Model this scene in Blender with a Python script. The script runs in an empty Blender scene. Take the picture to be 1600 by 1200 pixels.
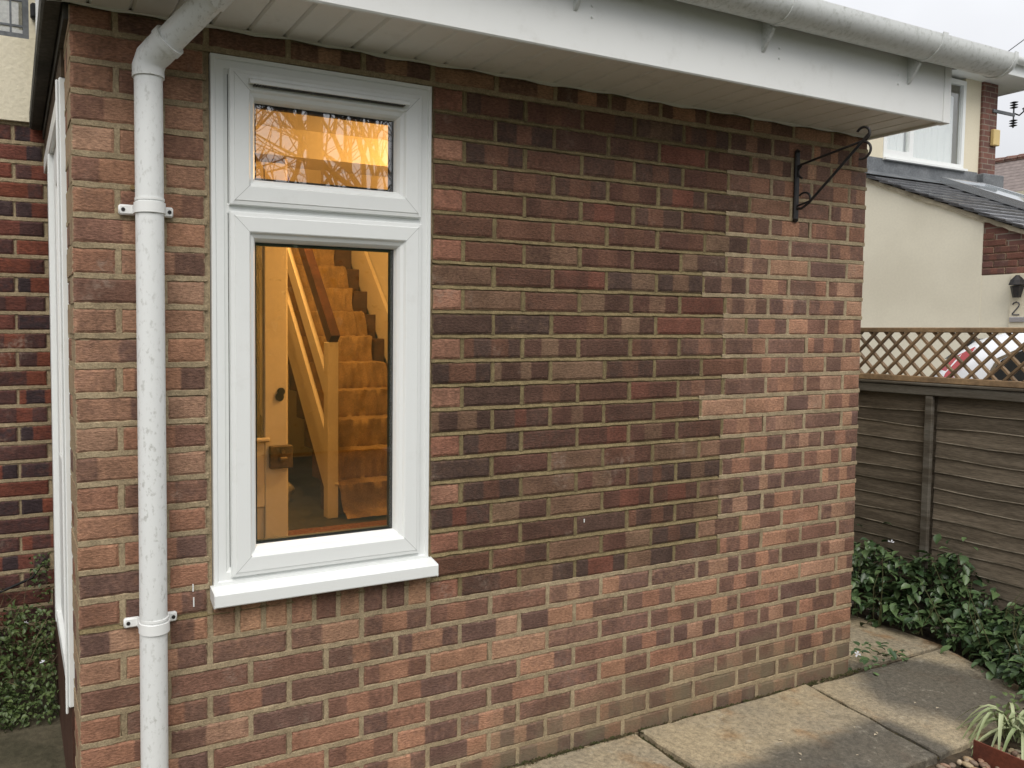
import bpy, bmesh, math, random
from mathutils import Vector, Matrix
R = math.radians
random.seed(7)
sc = bpy.context.scene
C = sc.collection

# ------------------------------------------------------------------ camera
CAM = Vector((-0.1414, -2.0909, 1.4451))
YAW, PITCH, ROLL = 0.44107, -0.05251, 0.0045
FPX, U0, V0 = 1229.43, 597.88, 579.05
fw = Vector((math.sin(YAW)*math.cos(PITCH), math.cos(YAW)*math.cos(PITCH), math.sin(PITCH)))
rt = Vector((math.cos(YAW), -math.sin(YAW), 0)); up = rt.cross(fw)
cr, sr = math.cos(ROLL), math.sin(ROLL)
rt, up = rt*cr+up*sr, up*cr-rt*sr
cd = bpy.data.cameras.new('camera'); cam = bpy.data.objects.new('camera', cd); C.objects.link(cam)
M = Matrix((rt, up, -fw)).transposed().to_4x4(); M.translation = CAM
cam.matrix_world = M
cd.sensor_width = 36; cd.lens = FPX/1600*36
cd.shift_x = (800-U0)/1600; cd.shift_y = (V0-600)/1600
cd.clip_start = 0.05; cd.clip_end = 500
sc.camera = cam
def px(p):
    d = Vector(p)-CAM; w = d.dot(fw)
    return (U0+FPX*d.dot(rt)/w, V0-FPX*d.dot(up)/w, w)

# ------------------------------------------------------------------ sky, sun, exposure
SUN_EL, SUN_AZ = 48, 205          # degrees; azimuth clockwise from +Y
w = bpy.data.worlds.new('World'); sc.world = w; w.use_nodes = True
nt = w.node_tree; N = nt.nodes; L = nt.links; N.clear()
out = N.new('ShaderNodeOutputWorld'); bg = N.new('ShaderNodeBackground'); bg.inputs[1].default_value = 0.1
sky = N.new('ShaderNodeTexSky'); sky.sky_type = 'NISHITA'; sky.sun_disc = False
sky.sun_elevation = R(SUN_EL); sky.sun_rotation = R(SUN_AZ); sky.air_density = 1.0; sky.dust_density = 4.0
hs = N.new('ShaderNodeHueSaturation'); hs.inputs['Saturation'].default_value = 0.25; L.new(sky.outputs[0], hs.inputs['Color'])
tc = N.new('ShaderNodeTexCoord'); sp = N.new('ShaderNodeSeparateXYZ'); L.new(tc.outputs['Generated'], sp.inputs[0])
mr = N.new('ShaderNodeMapRange'); mr.inputs['From Min'].default_value = 0; mr.inputs['From Max'].default_value = 1
mr.inputs['To Min'].default_value = 4.4; mr.inputs['To Max'].default_value = 15.0; L.new(sp.outputs['Z'], mr.inputs[0])
cn = N.new('ShaderNodeTexNoise'); cn.inputs['Scale'].default_value = 2.2; cn.inputs['Detail'].default_value = 5; L.new(tc.outputs['Generated'], cn.inputs['Vector'])
cm = N.new('ShaderNodeMapRange'); cm.inputs['To Min'].default_value = 0.86; cm.inputs['To Max'].default_value = 1.14
cm.inputs['From Min'].default_value = .3; cm.inputs['From Max'].default_value = .7; L.new(cn.outputs['Fac'], cm.inputs[0])
mm = N.new('ShaderNodeMath'); mm.operation = 'MULTIPLY'; L.new(mr.outputs[0], mm.inputs[0]); L.new(cm.outputs[0], mm.inputs[1])
vm = N.new('ShaderNodeVectorMath'); vm.operation = 'SCALE'; vm.inputs[0].default_value = (0.985, 1.0, 1.04); L.new(mm.outputs[0], vm.inputs['Scale'])
mx = N.new('ShaderNodeMix'); mx.data_type = 'RGBA'; mx.inputs[0].default_value = 0.85
L.new(hs.outputs[0], mx.inputs[6]); L.new(vm.outputs[0], mx.inputs[7]); L.new(mx.outputs[2], bg.inputs[0]); L.new(bg.outputs[0], out.inputs[0])
sl = bpy.data.lights.new('sun', 'SUN'); sl.energy = 1.3; sl.angle = R(40); sl.color = (1, .94, .85)
so = bpy.data.objects.new('sun', sl); C.objects.link(so)
sdir = Vector((math.sin(R(SUN_AZ))*math.cos(R(SUN_EL)), math.cos(R(SUN_AZ))*math.cos(R(SUN_EL)), math.sin(R(SUN_EL))))
so.rotation_euler = sdir.to_track_quat('Z', 'Y').to_euler(); so.location = (-3, -6, 9)
sc.view_settings.view_transform = 'Standard'; sc.view_settings.look = 'None'
sc.view_settings.exposure = 0.45; sc.view_settings.gamma = 1.0; sc.view_settings.use_curve_mapping = False
sc.cycles.use_denoising = True
sc.cycles.max_bounces = 7; sc.cycles.transparent_max_bounces = 16
sc.cycles.sample_clamp_indirect = 4

# ------------------------------------------------------------------ helpers
WL = {}
def tag(o, label=None, cat=None, group=None, kind=None):
    for k, v in (('label', label), ('category', cat), ('group', group), ('kind', kind)):
        if v: o[k] = v
    return o
def place(o, parent, loc):
    loc = Vector(loc); WL[o.name] = loc
    if parent is not None:
        o.parent = parent; o.location = loc-WL[parent.name]
    else: o.location = loc
    C.objects.link(o); return o
def thing(name, loc, label=None, cat=None, group=None, kind=None, parent=None):
    o = bpy.data.objects.new(name, None); o.empty_display_size = .1
    place(o, parent, loc); return tag(o, label, cat, group, kind)
def link(name, me, parent=None, loc=(0, 0, 0), **k):
    o = bpy.data.objects.new(name, me); place(o, parent, loc); return tag(o, **k)
class MB:
    def __init__(s): s.v = []; s.f = []
    def quad(s, *p):
        n = len(s.v); s.v += [tuple(q) for q in p]; s.f.append(tuple(range(n, n+len(p))))
    def box(s, x0, x1, y0, y1, z0, z1):
        n = len(s.v)
        s.v += [(x, y, z) for x in (x0, x1) for y in (y0, y1) for z in (z0, z1)]
        s.f += [tuple(n+i for i in q) for q in ((0, 1, 3, 2), (4, 6, 7, 5), (0, 4, 5, 1), (2, 3, 7, 6), (0, 2, 6, 4), (1, 5, 7, 3))]
    def bbox(s, x0, x1, y0, y1, z0, z1, b=.003):
        lo = (x0, y0, z0); hi = (x1, y1, z1); b = min(b, *[(h-l)*.49 for l, h in zip(lo, hi)])
        idx = {}
        n0 = len(s.v)
        for sx in (0, 1):
            for sy in (0, 1):
                for sz in (0, 1):
                    sg = (sx, sy, sz)
                    for ax in range(3):
                        c = []
                        for a in range(3):
                            e = hi[a] if sg[a] else lo[a]
                            c.append(e if a == ax else (e-b if sg[a] else e+b))
                        idx[(sg, ax)] = len(s.v); s.v.append(tuple(c))
        for ax in range(3):
            o = [a for a in range(3) if a != ax]
            for sd in (0, 1):
                q = []
                for a, b2 in ((0, 0), (1, 0), (1, 1), (0, 1)):
                    g = [0, 0, 0]; g[ax] = sd; g[o[0]] = a; g[o[1]] = b2; q.append(idx[(tuple(g), ax)])
                s.f.append(tuple(q))
            for a in (0, 1):
                for b2 in (0, 1):
                    g0 = [0, 0, 0]; g1 = [0, 0, 0]; g0[o[0]] = g1[o[0]] = a; g0[o[1]] = g1[o[1]] = b2; g1[ax] = 1
                    g0, g1 = tuple(g0), tuple(g1)
                    s.f.append((idx[(g0, o[0])], idx[(g1, o[0])], idx[(g1, o[1])], idx[(g0, o[1])]))
        for sx in (0, 1):
            for sy in (0, 1):
                for sz in (0, 1): s.f.append(tuple(idx[((sx, sy, sz), a)] for a in range(3)))
    def beam(s, a, b, wd, ht, upv=(0, 0, 1)):
        a = Vector(a); b = Vector(b); d = (b-a).normalized(); sd = d.cross(Vector(upv)).normalized(); u = sd.cross(d)
        n = len(s.v)
        for p in (a, b):
            for i, j in ((-1, -1), (1, -1), (1, 1), (-1, 1)): s.v.append(tuple(p+sd*(i*wd/2)+u*(j*ht/2)))
        s.f += [tuple(n+i for i in q) for q in ((3, 2, 1, 0), (4, 5, 6, 7), (0, 1, 5, 4), (1, 2, 6, 5), (2, 3, 7, 6), (3, 0, 4, 7))]
    def tube(s, pts, rad, seg=10, cap=True):
        pts = [Vector(p) for p in pts]; n = len(pts)
        if not hasattr(rad, '__len__'): rad = [rad]*n
        base = len(s.v); ref = None
        for i, p in enumerate(pts):
            t = (pts[min(i+1, n-1)]-pts[max(i-1, 0)]).normalized()
            if ref is None: ref = t.orthogonal().normalized()
            ref = (ref-t*ref.dot(t)).normalized(); bn = t.cross(ref)
            for k in range(seg):
                a = 2*math.pi*k/seg; s.v.append(tuple(p+(ref*math.cos(a)+bn*math.sin(a))*rad[i]))
        for i in range(n-1):
            for k in range(seg):
                k2 = (k+1) % seg; s.f.append((base+i*seg+k, base+i*seg+k2, base+(i+1)*seg+k2, base+(i+1)*seg+k))
        if cap:
            s.f.append(tuple(base+k for k in range(seg-1, -1, -1))); s.f.append(tuple(base+(n-1)*seg+k for k in range(seg)))
    def ring(s, x0, x1, z0, z1, prof):
        """mitred rectangular frame in the XZ plane; prof = (inset, y) points"""
        n = len(s.v)
        for i, y in prof: s.v += [(x0+i, y, z0+i), (x1-i, y, z0+i), (x1-i, y, z1-i), (x0+i, y, z1-i)]
        for k in range(len(prof)-1):
            for j in range(4):
                a = n+k*4; j2 = (j+1) % 4; s.f.append((a+j, a+j2, a+4+j2, a+4+j))
    def extrude(s, poly, axis, a, b):
        """poly of 2d points in the plane without axis, extruded a..b"""
        def p3(p, t):
            q = list(p); q.insert(axis, t); return tuple(q)
        n = len(s.v); m = len(poly)
        s.v += [p3(p, a) for p in poly]+[p3(p, b) for p in poly]
        for i in range(m): j = (i+1) % m; s.f.append((n+i, n+j, n+m+j, n+m+i))
        s.f.append(tuple(n+i for i in range(m-1, -1, -1))); s.f.append(tuple(n+m+i for i in range(m)))
    def mesh(s, name, mat, smooth=False, fix=True):
        me = bpy.data.meshes.new(name); me.from_pydata(s.v, [], s.f)
        if fix:
            bm = bmesh.new(); bm.from_mesh(me); bmesh.ops.recalc_face_normals(bm, faces=bm.faces); bm.to_mesh(me); bm.free()
        if mat: me.materials.append(mat)
        if smooth:
            me.polygons.foreach_set('use_smooth', [True]*len(me.polygons))
            try: me.set_sharp_from_angle(angle=R(smooth if smooth > 1 else 40))
            except Exception: pass
        me.update(); return me
    def build(s, name, mat, parent=None, smooth=False, loc=(0, 0, 0), fix=True, **k):
        if any(loc): s.v = [(x-loc[0], y-loc[1], z-loc[2]) for x, y, z in s.v]
        return link(name, s.mesh(name, mat, smooth, fix), parent, loc, **k)

# ------------------------------------------------------------------ materials
def newmat(name):
    m = bpy.data.materials.new(name); m.use_nodes = True
    nt = m.node_tree; return m, nt.nodes, nt.links, nt.nodes['Principled BSDF']
def ramp(N, pts):
    r = N.new('ShaderNodeValToRGB'); e = r.color_ramp.elements
    while len(e) < len(pts): e.new(.5)
    for i, (p, c) in enumerate(pts):
        e[i].position = p; e[i].color = (*c, 1) if len(c) == 3 else c
    return r
def noise(N, L, scale, detail=4, vec=None, rough=.55, sc3=None):
    n = N.new('ShaderNodeTexNoise'); n.inputs['Scale'].default_value = scale; n.inputs['Detail'].default_value = detail; n.inputs['Roughness'].default_value = rough
    if vec is None:
        g = N.new('ShaderNodeNewGeometry'); vec = g.outputs['Position']
    if sc3:
        mp = N.new('ShaderNodeMapping'); mp.inputs['Scale'].default_value = sc3; L.new(vec, mp.inputs[0]); vec = mp.outputs[0]
    L.new(vec, n.inputs['Vector']); return n
def mix(N, L, fac, a, b, mode='MIX'):
    m = N.new('ShaderNodeMix'); m.data_type = 'RGBA'; m.blend_type = mode
    for i, x in ((0, fac), (6, a), (7, b)):
        if isinstance(x, (int, float)): m.inputs[i].default_value = x
        elif isinstance(x, tuple): m.inputs[i].default_value = (*x, 1)
        else: L.new(x, m.inputs[i])
    return m.outputs[2]
def mrange(N, L, x, a, b, c=0, d=1, smooth=True):
    m = N.new('ShaderNodeMapRange'); m.interpolation_type = 'SMOOTHSTEP' if smooth else 'LINEAR'
    for k, v in (('From Min', a), ('From Max', b), ('To Min', c), ('To Max', d)): m.inputs[k].default_value = v
    L.new(x, m.inputs[0]); return m.outputs[0]
def math2(N, L, op, a, b):
    m = N.new('ShaderNodeMath'); m.operation = op
    for i, x in enumerate((a, b)):
        if isinstance(x, (int, float)): m.inputs[i].default_value = x
        else: L.new(x, m.inputs[i])
    return m.outputs[0]
def bump(N, L, b, h, strength, dist):
    n = N.new('ShaderNodeBump'); n.inputs['Strength'].default_value = strength; n.inputs['Distance'].default_value = dist
    L.new(h, n.inputs['Height']); L.new(n.outputs[0], b.inputs['Normal'])
def mottled(name, c1, c2, scale=8, rough=.8, bs=.25, bd=.004, bscale=60, detail=6, sc3=None, lo=.35, hi=.65, spec=.3, metal=0, vary=0, fine=.18):
    m, N, L, b = newmat(name)
    n = noise(N, L, scale, detail, sc3=sc3); f = mrange(N, L, n.outputs['Fac'], lo, hi)
    col = mix(N, L, f, c1, c2)
    n2 = noise(N, L, bscale, 5, sc3=sc3); f2 = mrange(N, L, n2.outputs['Fac'], .3, .7, 1-fine, 1+fine*.85)
    v = N.new('ShaderNodeVectorMath'); v.operation = 'SCALE'; L.new(col, v.inputs[0]); L.new(f2, v.inputs['Scale']); col = v.outputs[0]
    if vary:
        oi = N.new('ShaderNodeObjectInfo'); h = N.new('ShaderNodeHueSaturation'); L.new(col, h.inputs['Color'])
        L.new(mrange(N, L, oi.outputs['Random'], 0, 1, 1-vary, 1+vary, False), h.inputs['Value']); col = h.outputs[0]
    L.new(col, b.inputs['Base Color']); b.inputs['Roughness'].default_value = rough; b.inputs['Specular IOR Level'].default_value = spec; b.inputs['Metallic'].default_value = metal
    if bs: bump(N, L, b, n2.outputs['Fac'], bs, bd)
    return m

def brick_mat(name, stain=True):
    m, N, L, b = newmat(name)
    def attr(n):
        a = N.new('ShaderNodeAttribute'); a.attribute_name = n; return a
    g = N.new('ShaderNodeNewGeometry'); pos = g.outputs['Position']
    nA = noise(N, L, 45, 4, pos); nB = noise(N, L, 9, 3, pos); nF = noise(N, L, 420, 3, pos, .7)
    nC = noise(N, L, 150, 5, pos, .65, (.55, .55, 1.5))
    dk = math2(N, L, 'ADD', attr('dk').outputs['Fac'], math2(N, L, 'MULTIPLY', math2(N, L, 'SUBTRACT', nA.outputs['Fac'], .5), 1.15))
    dk = mrange(N, L, dk, .08, .92, smooth=False)
    col = mix(N, L, dk, attr('cbase').outputs['Color'], attr('cdark').outputs['Color'])
    nD = noise(N, L, 1.3, 4, pos)
    v = math2(N, L, 'MULTIPLY', mrange(N, L, nC.outputs['Fac'], .25, .75, .60, 1.40), mrange(N, L, nD.outputs['Fac'], .3, .7, .86, 1.14)); v2 = mrange(N, L, nB.outputs['Fac'], .3, .7, .82, 1.18)
    vv = math2(N, L, 'MULTIPLY', v, v2)
    sv = N.new('ShaderNodeVectorMath'); sv.operation = 'SCALE'; L.new(col, sv.inputs[0]); L.new(vv, sv.inputs['Scale']); col = sv.outputs[0]
    # sandy pale flecks and small chips
    fl = mrange(N, L, nF.outputs['Fac'], .66, .76, 0, .45)
    col = mix(N, L, fl, col, (.42, .30, .20))
    nE = noise(N, L, 95, 4, pos, .6); nG = noise(N, L, 7, 3, pos)
    ed = math2(N, L, 'ADD', attr('ed').outputs['Fac'], math2(N, L, 'MULTIPLY', math2(N, L, 'SUBTRACT', nE.outputs['Fac'], .5), 1.7))
    ed = math2(N, L, 'ADD', ed, math2(N, L, 'MULTIPLY', math2(N, L, 'SUBTRACT', nG.outputs['Fac'], .5), .9))
    col = mix(N, L, mrange(N, L, ed, .62, 1.05, 0, .85), col, attr('cmort').outputs['Color'])
    # smears of mortar and lime bloom
    nS = noise(N, L, 5.5, 6, pos, .62); nS2 = noise(N, L, 70, 4, pos)
    bl = math2(N, L, 'MULTIPLY', mrange(N, L, nS.outputs['Fac'], .56, .72), mrange(N, L, nS2.outputs['Fac'], .4, .65, .05, .5))
    col = mix(N, L, bl, col, (.36, .28, .22))
    if stain:   # green-grey algae at the damp foot of the wall
        s3 = N.new('ShaderNodeSeparateXYZ'); L.new(pos, s3.inputs[0])
        nz = noise(N, L, 3.0, 5, pos)
        zz = math2(N, L, 'ADD', s3.outputs['Z'], math2(N, L, 'MULTIPLY', math2(N, L, 'SUBTRACT', nz.outputs['Fac'], .5), .5))
        zz = math2(N, L, 'SUBTRACT', zz, math2(N, L, 'MULTIPLY', s3.outputs['X'], .06))
        al = math2(N, L, 'MULTIPLY', mrange(N, L, zz, .13, -.08, 0, .75), mrange(N, L, nB.outputs['Fac'], .35, .6, .35, 1))
        col = mix(N, L, al, col, (.165, .145, .092))
    L.new(col, b.inputs['Base Color']); b.inputs['Roughness'].default_value = .88; b.inputs['Specular IOR Level'].default_value = .25
    h = math2(N, L, 'ADD', math2(N, L, 'MULTIPLY', nC.outputs['Fac'], 1.0), math2(N, L, 'MULTIPLY', nF.outputs['Fac'], .35))
    bump(N, L, b, h, .75, .005)
    return m
def mortar_mat(name, c1, c2):
    m, N, L, b = newmat(name)
    n1 = noise(N, L, 6, 5); n2 = noise(N, L, 190, 5, rough=.7); n3 = noise(N, L, 40, 4)
    col = mix(N, L, mrange(N, L, n1.outputs['Fac'], .3, .7), c1, c2)
    v = math2(N, L, 'MULTIPLY', mrange(N, L, n2.outputs['Fac'], .25, .75, .7, 1.25), mrange(N, L, n3.outputs['Fac'], .3, .7, .85, 1.12))
    sv = N.new('ShaderNodeVectorMath'); sv.operation = 'SCALE'; L.new(col, sv.inputs[0]); L.new(v, sv.inputs['Scale'])
    L.new(sv.outputs[0], b.inputs['Base Color']); b.inputs['Roughness'].default_value = .95; b.inputs['Specular IOR Level'].default_value = .15
    bump(N, L, b, n2.outputs['Fac'], .7, .004); return m
def upvc(name, c=(.79, .81, .80), dirt=.15, dirtc=(.45, .44, .38), rough=.38, sc3=(1, 1, 1), lo=.52, hi=.75, scale=14):
    m, N, L, b = newmat(name)
    n = noise(N, L, scale, 7, sc3=sc3, rough=.65); n2 = noise(N, L, 2.5, 3)
    f = math2(N, L, 'MULTIPLY', mrange(N, L, n.outputs['Fac'], lo, hi, 0, dirt), mrange(N, L, n2.outputs['Fac'], .3, .65, .25, 1))
    L.new(mix(N, L, f, c, dirtc), b.inputs['Base Color']); b.inputs['Roughness'].default_value = rough
    L.new(mrange(N, L, n.outputs['Fac'], .3, .7, rough-.06, rough+.14), b.inputs['Roughness'])
    bump(N, L, b, n2.outputs['Fac'], .06, .003); return m
def glass_mat(name, ior=1.9, tint=(.97, .98, .97)):
    m = bpy.data.materials.new(name); m.use_nodes = True; nt = m.node_tree; N = nt.nodes; L = nt.links; N.clear()
    o = N.new('ShaderNodeOutputMaterial'); ms = N.new('ShaderNodeMixShader'); t = N.new('ShaderNodeBsdfTransparent'); g = N.new('ShaderNodeBsdfGlossy')
    t.inputs[0].default_value = (*tint, 1); g.inputs['Roughness'].default_value = 0.0; g.inputs[0].default_value = (1, 1, 1, 1)
    f0 = ((ior-1)/(ior+1))**2; lw = N.new('ShaderNodeLayerWeight'); lw.inputs[0].default_value = .5
    p5 = math2(N, L, 'POWER', lw.outputs['Facing'], 5.0); f = N.new('ShaderNodeMath'); f.operation = 'MULTIPLY_ADD'; L.new(p5, f.inputs[0]); f.inputs[1].default_value = 1-f0; f.inputs[2].default_value = f0
    L.new(f.outputs[0], ms.inputs[0]); L.new(t.outputs[0], ms.inputs[1]); L.new(g.outputs[0], ms.inputs[2]); L.new(ms.outputs[0], o.inputs[0]); return m
def plain(name, c, rough=.6, metal=0, spec=.4):
    m, N, L, b = newmat(name); b.inputs['Base Color'].default_value = (*c, 1); b.inputs['Roughness'].default_value = rough
    b.inputs['Metallic'].default_value = metal; b.inputs['Specular IOR Level'].default_value = spec; return m
def emit(name, c, s):
    m, N, L, b = newmat(name); b.inputs['Emission Color'].default_value = (*c, 1); b.inputs['Emission Strength'].default_value = s; return m
def leaf_mat(name, c1, c2, rough=.42, trans=.25):
    m, N, L, b = newmat(name)
    oi = N.new('ShaderNodeObjectInfo'); a = N.new('ShaderNodeAttribute'); a.attribute_name = 'lv'
    n = noise(N, L, 25, 3); f = math2(N, L, 'ADD', math2(N, L, 'MULTIPLY', oi.outputs['Random'], .6), math2(N, L, 'ADD', math2(N, L, 'MULTIPLY', a.outputs['Fac'], .6), math2(N, L, 'MULTIPLY', n.outputs['Fac'], .4)))
    L.new(mix(N, L, mrange(N, L, f, .1, 1.1), c1, c2), b.inputs['Base Color'])
    b.inputs['Roughness'].default_value = rough; b.inputs['Specular IOR Level'].default_value = .45
    return m

MT = {}
MT['brick'] = brick_mat('brick_rustic'); MT['brick_back'] = brick_mat('brick_back', False)
MT['mortar'] = mortar_mat('mortar_tan', (.39, .31, .20), (.31, .245, .155))
MT['mortar_olive'] = mortar_mat('mortar_olive', (.235, .185, .098), (.18, .14, .074))
MT['upvc'] = upvc('upvc_white'); MT['upvc_old'] = upvc('upvc_weathered', (.79, .80, .785), .2, (.42, .41, .36), .45)
MT['pipe'] = upvc('downpipe_white', (.74, .755, .745), .75, (.42, .42, .39), .4, (1, 1, .6), .52, .66, 75)
MT['gutter'] = upvc('gutter_weathered', (.68, .70, .69), .7, (.36, .38, .34), .45, (1, 1, 1), .46, .70, 55)
MT['soffit'] = upvc('soffit_boards', (.77, .755, .715), .3, (.42, .39, .33), .5)
MT['black_seal'] = plain('black_rubber', (.012, .012, .013), .5)
MT['grey_line'] = plain('weld_line', (.42, .43, .42), .6)
MT['glass'] = glass_mat('window_glass', 2.15)
MT['iron'] = mottled('wrought_iron', (.018, .018, .02), (.035, .03, .028), 30, .5, .2, .001, 200)
MT['slab'] = None
MT['roof_tile'] = mottled('roof_tile_grey', (.06, .055, .05), (.10, .09, .08), 6, .8, .3, .004, 80, vary=.2)
MT['wood_dark'] = mottled('fence_wood', (.098, .078, .056), (.160, .130, .096), 3, .85, .5, .003, 30, sc3=(1, 1, 14), vary=.2, fine=.3)
MT['wood_edge'] = mottled('worn_board_edge', (.36, .31, .24), (.13, .11, .08), 7, .9, .2, .002, 40, sc3=(1, 1, 3))
MT['wood_grey'] = mottled('weathered_rail', (.16, .145, .12), (.085, .07, .052), 3, .85, .45, .003, 40, sc3=(1, 1, 10), vary=.2)
MT['trellis'] = mottled('trellis_wood', (.30, .20, .112), (.20, .135, .08), 6, .75, .3, .002, 50, vary=.2)
MT['render'] = mottled('cream_render', (.74, .68, .53), (.70, .64, .49), 2, .9, .5, .006, 55, 4, fine=.05)
MT['render2'] = mottled('cream_render_smooth', (.79, .745, .61), (.70, .655, .53), .9, .9, .06, .003, 40, 4, fine=.025)
MT['soil'] = mottled('soil', (.045, .034, .022), (.085, .062, .038), 14, .95, .8, .012, 60)
MT['moss_path'] = mottled('mossy_path', (.055, .050, .030), (.10, .085, .055), 4, .9, .6, .008, 45)
MT['brown_paint'] = mottled('brown_plinth', (.060, .028, .020), (.085, .042, .030), 8, .6, .4, .004, 50)
MT['lead'] = mottled('lead_grey', (.11, .12, .13), (.16, .17, .18), 5, .55, .2, .003, 40)
MT['dark_board'] = mottled('dark_barge', (.050, .050, .044), (.085, .083, .072), 7, .85, .4, .004, 60)
MT['timber_brown'] = mottled('timber_brown', (.10, .068, .040), (.055, .038, .025), 8, .8, .4, .003, 60)

# ================================================================== SETTING: ground
g = MB(); g.quad((-70, -70, -.03), (90, -70, -.03), (90, 90, -.03), (-70, 90, -.03))
MT['ground'] = mottled('ground_earth', (.030, .036, .016), (.055, .052, .028), 1.5, .95, .6, .02, 18)
g.build('ground', MT['ground'], kind='structure')
g = MB(); g.box(3.95, 9.2, -12, 9, -.05, .0)
g.build('driveway', mottled('driveway_concrete', (.26, .25, .23), (.20, .19, .17), 2, .9, .3, .004, 60), kind='structure')
g = MB(); g.box(-2.6, -.004, -3.0, 1.39, -.06, .0)
g.build('garden_path', MT['moss_path'], kind='structure')
g = MB(); g.box(3.0, 3.95, -3, 4, -.08, -.005); g.box(2.3, 3.0, -3, -.60, -.09, -.012)
g.build('flower_bed', MT['soil'], kind='structure')

# paving slabs laid against the wall
def slab_mat():
    m, N, L, b = newmat('paving_slab')
    g = N.new('ShaderNodeNewGeometry'); pos = g.outputs['Position']
    n1 = noise(N, L, 2.4, 6, pos, .6); n2 = noise(N, L, 60, 6, pos, .7); n3 = noise(N, L, 330, 4, pos, .7); n4 = noise(N, L, 5, 5, pos)
    c = mix(N, L, mrange(N, L, n1.outputs['Fac'], .35, .65), (.38, .31, .20), (.30, .255, .18))
    c = mix(N, L, mrange(N, L, n4.outputs['Fac'], .53, .68, 0, .75), c, (.27, .16, .075))
    # darker, less rough areas with a soft edge, away from the wall
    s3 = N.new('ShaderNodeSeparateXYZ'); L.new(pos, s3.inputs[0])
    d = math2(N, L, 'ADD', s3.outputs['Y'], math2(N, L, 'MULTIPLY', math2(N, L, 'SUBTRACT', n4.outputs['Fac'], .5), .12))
    dark_area1 = mrange(N, L, d, -.27, -.36)
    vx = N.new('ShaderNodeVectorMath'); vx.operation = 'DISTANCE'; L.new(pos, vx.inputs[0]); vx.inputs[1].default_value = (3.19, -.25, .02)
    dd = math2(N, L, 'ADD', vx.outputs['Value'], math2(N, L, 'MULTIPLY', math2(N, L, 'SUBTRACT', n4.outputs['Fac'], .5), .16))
    dark_area2 = mrange(N, L, dd, .36, .22)
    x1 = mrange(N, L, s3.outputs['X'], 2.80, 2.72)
    dark_area = math2(N, L, 'MAXIMUM', math2(N, L, 'MULTIPLY', dark_area1, x1), dark_area2)
    c = mix(N, L, math2(N, L, 'MULTIPLY', dark_area, .82), c, (.082, .078, .068))
    v = math2(N, L, 'MULTIPLY', mrange(N, L, n2.outputs['Fac'], .25, .75, .60, 1.32), mrange(N, L, n3.outputs['Fac'], .25, .75, .66, 1.34))
    n5 = noise(N, L, 22, 5, pos, .7); c = mix(N, L, mrange(N, L, n5.outputs['Fac'], .58, .70, 0, .5), c, (.36, .33, .26)); c = mix(N, L, mrange(N, L, n5.outputs['Fac'], .40, .28, 0, .45), c, (.10, .085, .055))
    sv = N.new('ShaderNodeVectorMath'); sv.operation = 'SCALE'; L.new(c, sv.inputs[0]); L.new(v, sv.inputs['Scale'])
    L.new(sv.outputs[0], b.inputs['Base Color']); b.inputs['Specular IOR Level'].default_value = .3
    L.new(mrange(N, L, dark_area, 0, 1, .9, .6), b.inputs['Roughness'])
    bump(N, L, b, math2(N, L, 'ADD', n2.outputs['Fac'], math2(N, L, 'MULTIPLY', n3.outputs['Fac'], .4)), .5, .004); return m
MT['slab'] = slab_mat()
g = MB(); g.box(-.02, 3.72, -.60, .02, -.08, -.006); g.box(3.05, 3.75, .02, .8, -.08, -.006)
patio = g.build('patio', MT['soil'], kind='structure')
def slab(corners, zt, tilt=0):
    g = MB(); n = 0; ring = []
    for i in range(4):
        a = Vector(corners[i]); b = Vector(corners[(i+1) % 4])
        for k in range(12):
            p = a.lerp(b, k/12); nrm = Vector((b.y-a.y, a.x-b.x)).normalized()
            ring.append(p-nrm*random.uniform(0, .008)*(1 if k else .6))
    cen = sum(ring, Vector((0, 0)))/len(ring); m = len(ring)
    rings = []
    for ins, dz in ((0, -.05), (0, -.006), (.005, -.001), (.02, 0)):
        base = len(g.v)
        for p in ring:
            d = (cen-p).normalized(); q = p+d*ins; g.v.append((q.x, q.y, zt+dz+tilt*(q.y)+random.uniform(-.0012, .0012)*(ins > 0)))
        rings.append(base)
    for a, b in zip(rings, rings[1:]):
        for i in range(m): j = (i+1) % m; g.f.append((a+i, a+j, b+j, b+i))
    g.f.append(tuple(rings[-1]+i for i in range(m)))
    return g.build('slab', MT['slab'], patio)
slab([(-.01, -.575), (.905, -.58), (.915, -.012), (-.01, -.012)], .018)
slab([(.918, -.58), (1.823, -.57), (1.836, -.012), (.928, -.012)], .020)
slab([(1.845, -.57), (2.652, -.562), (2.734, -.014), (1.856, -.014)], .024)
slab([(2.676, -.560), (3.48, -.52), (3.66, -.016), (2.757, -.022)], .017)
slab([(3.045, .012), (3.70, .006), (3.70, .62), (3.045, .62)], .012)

# ================================================================== THE EXTENSION
ext = thing('porch_extension', (0, 0, 0), 'single-storey red brick extension with white window, white fascia and soffit', 'extension')
front = thing('brick_wall', (0, 0, 0), parent=ext, label='rustic red and plum brick front wall with darker bricked-up patch')

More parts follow.
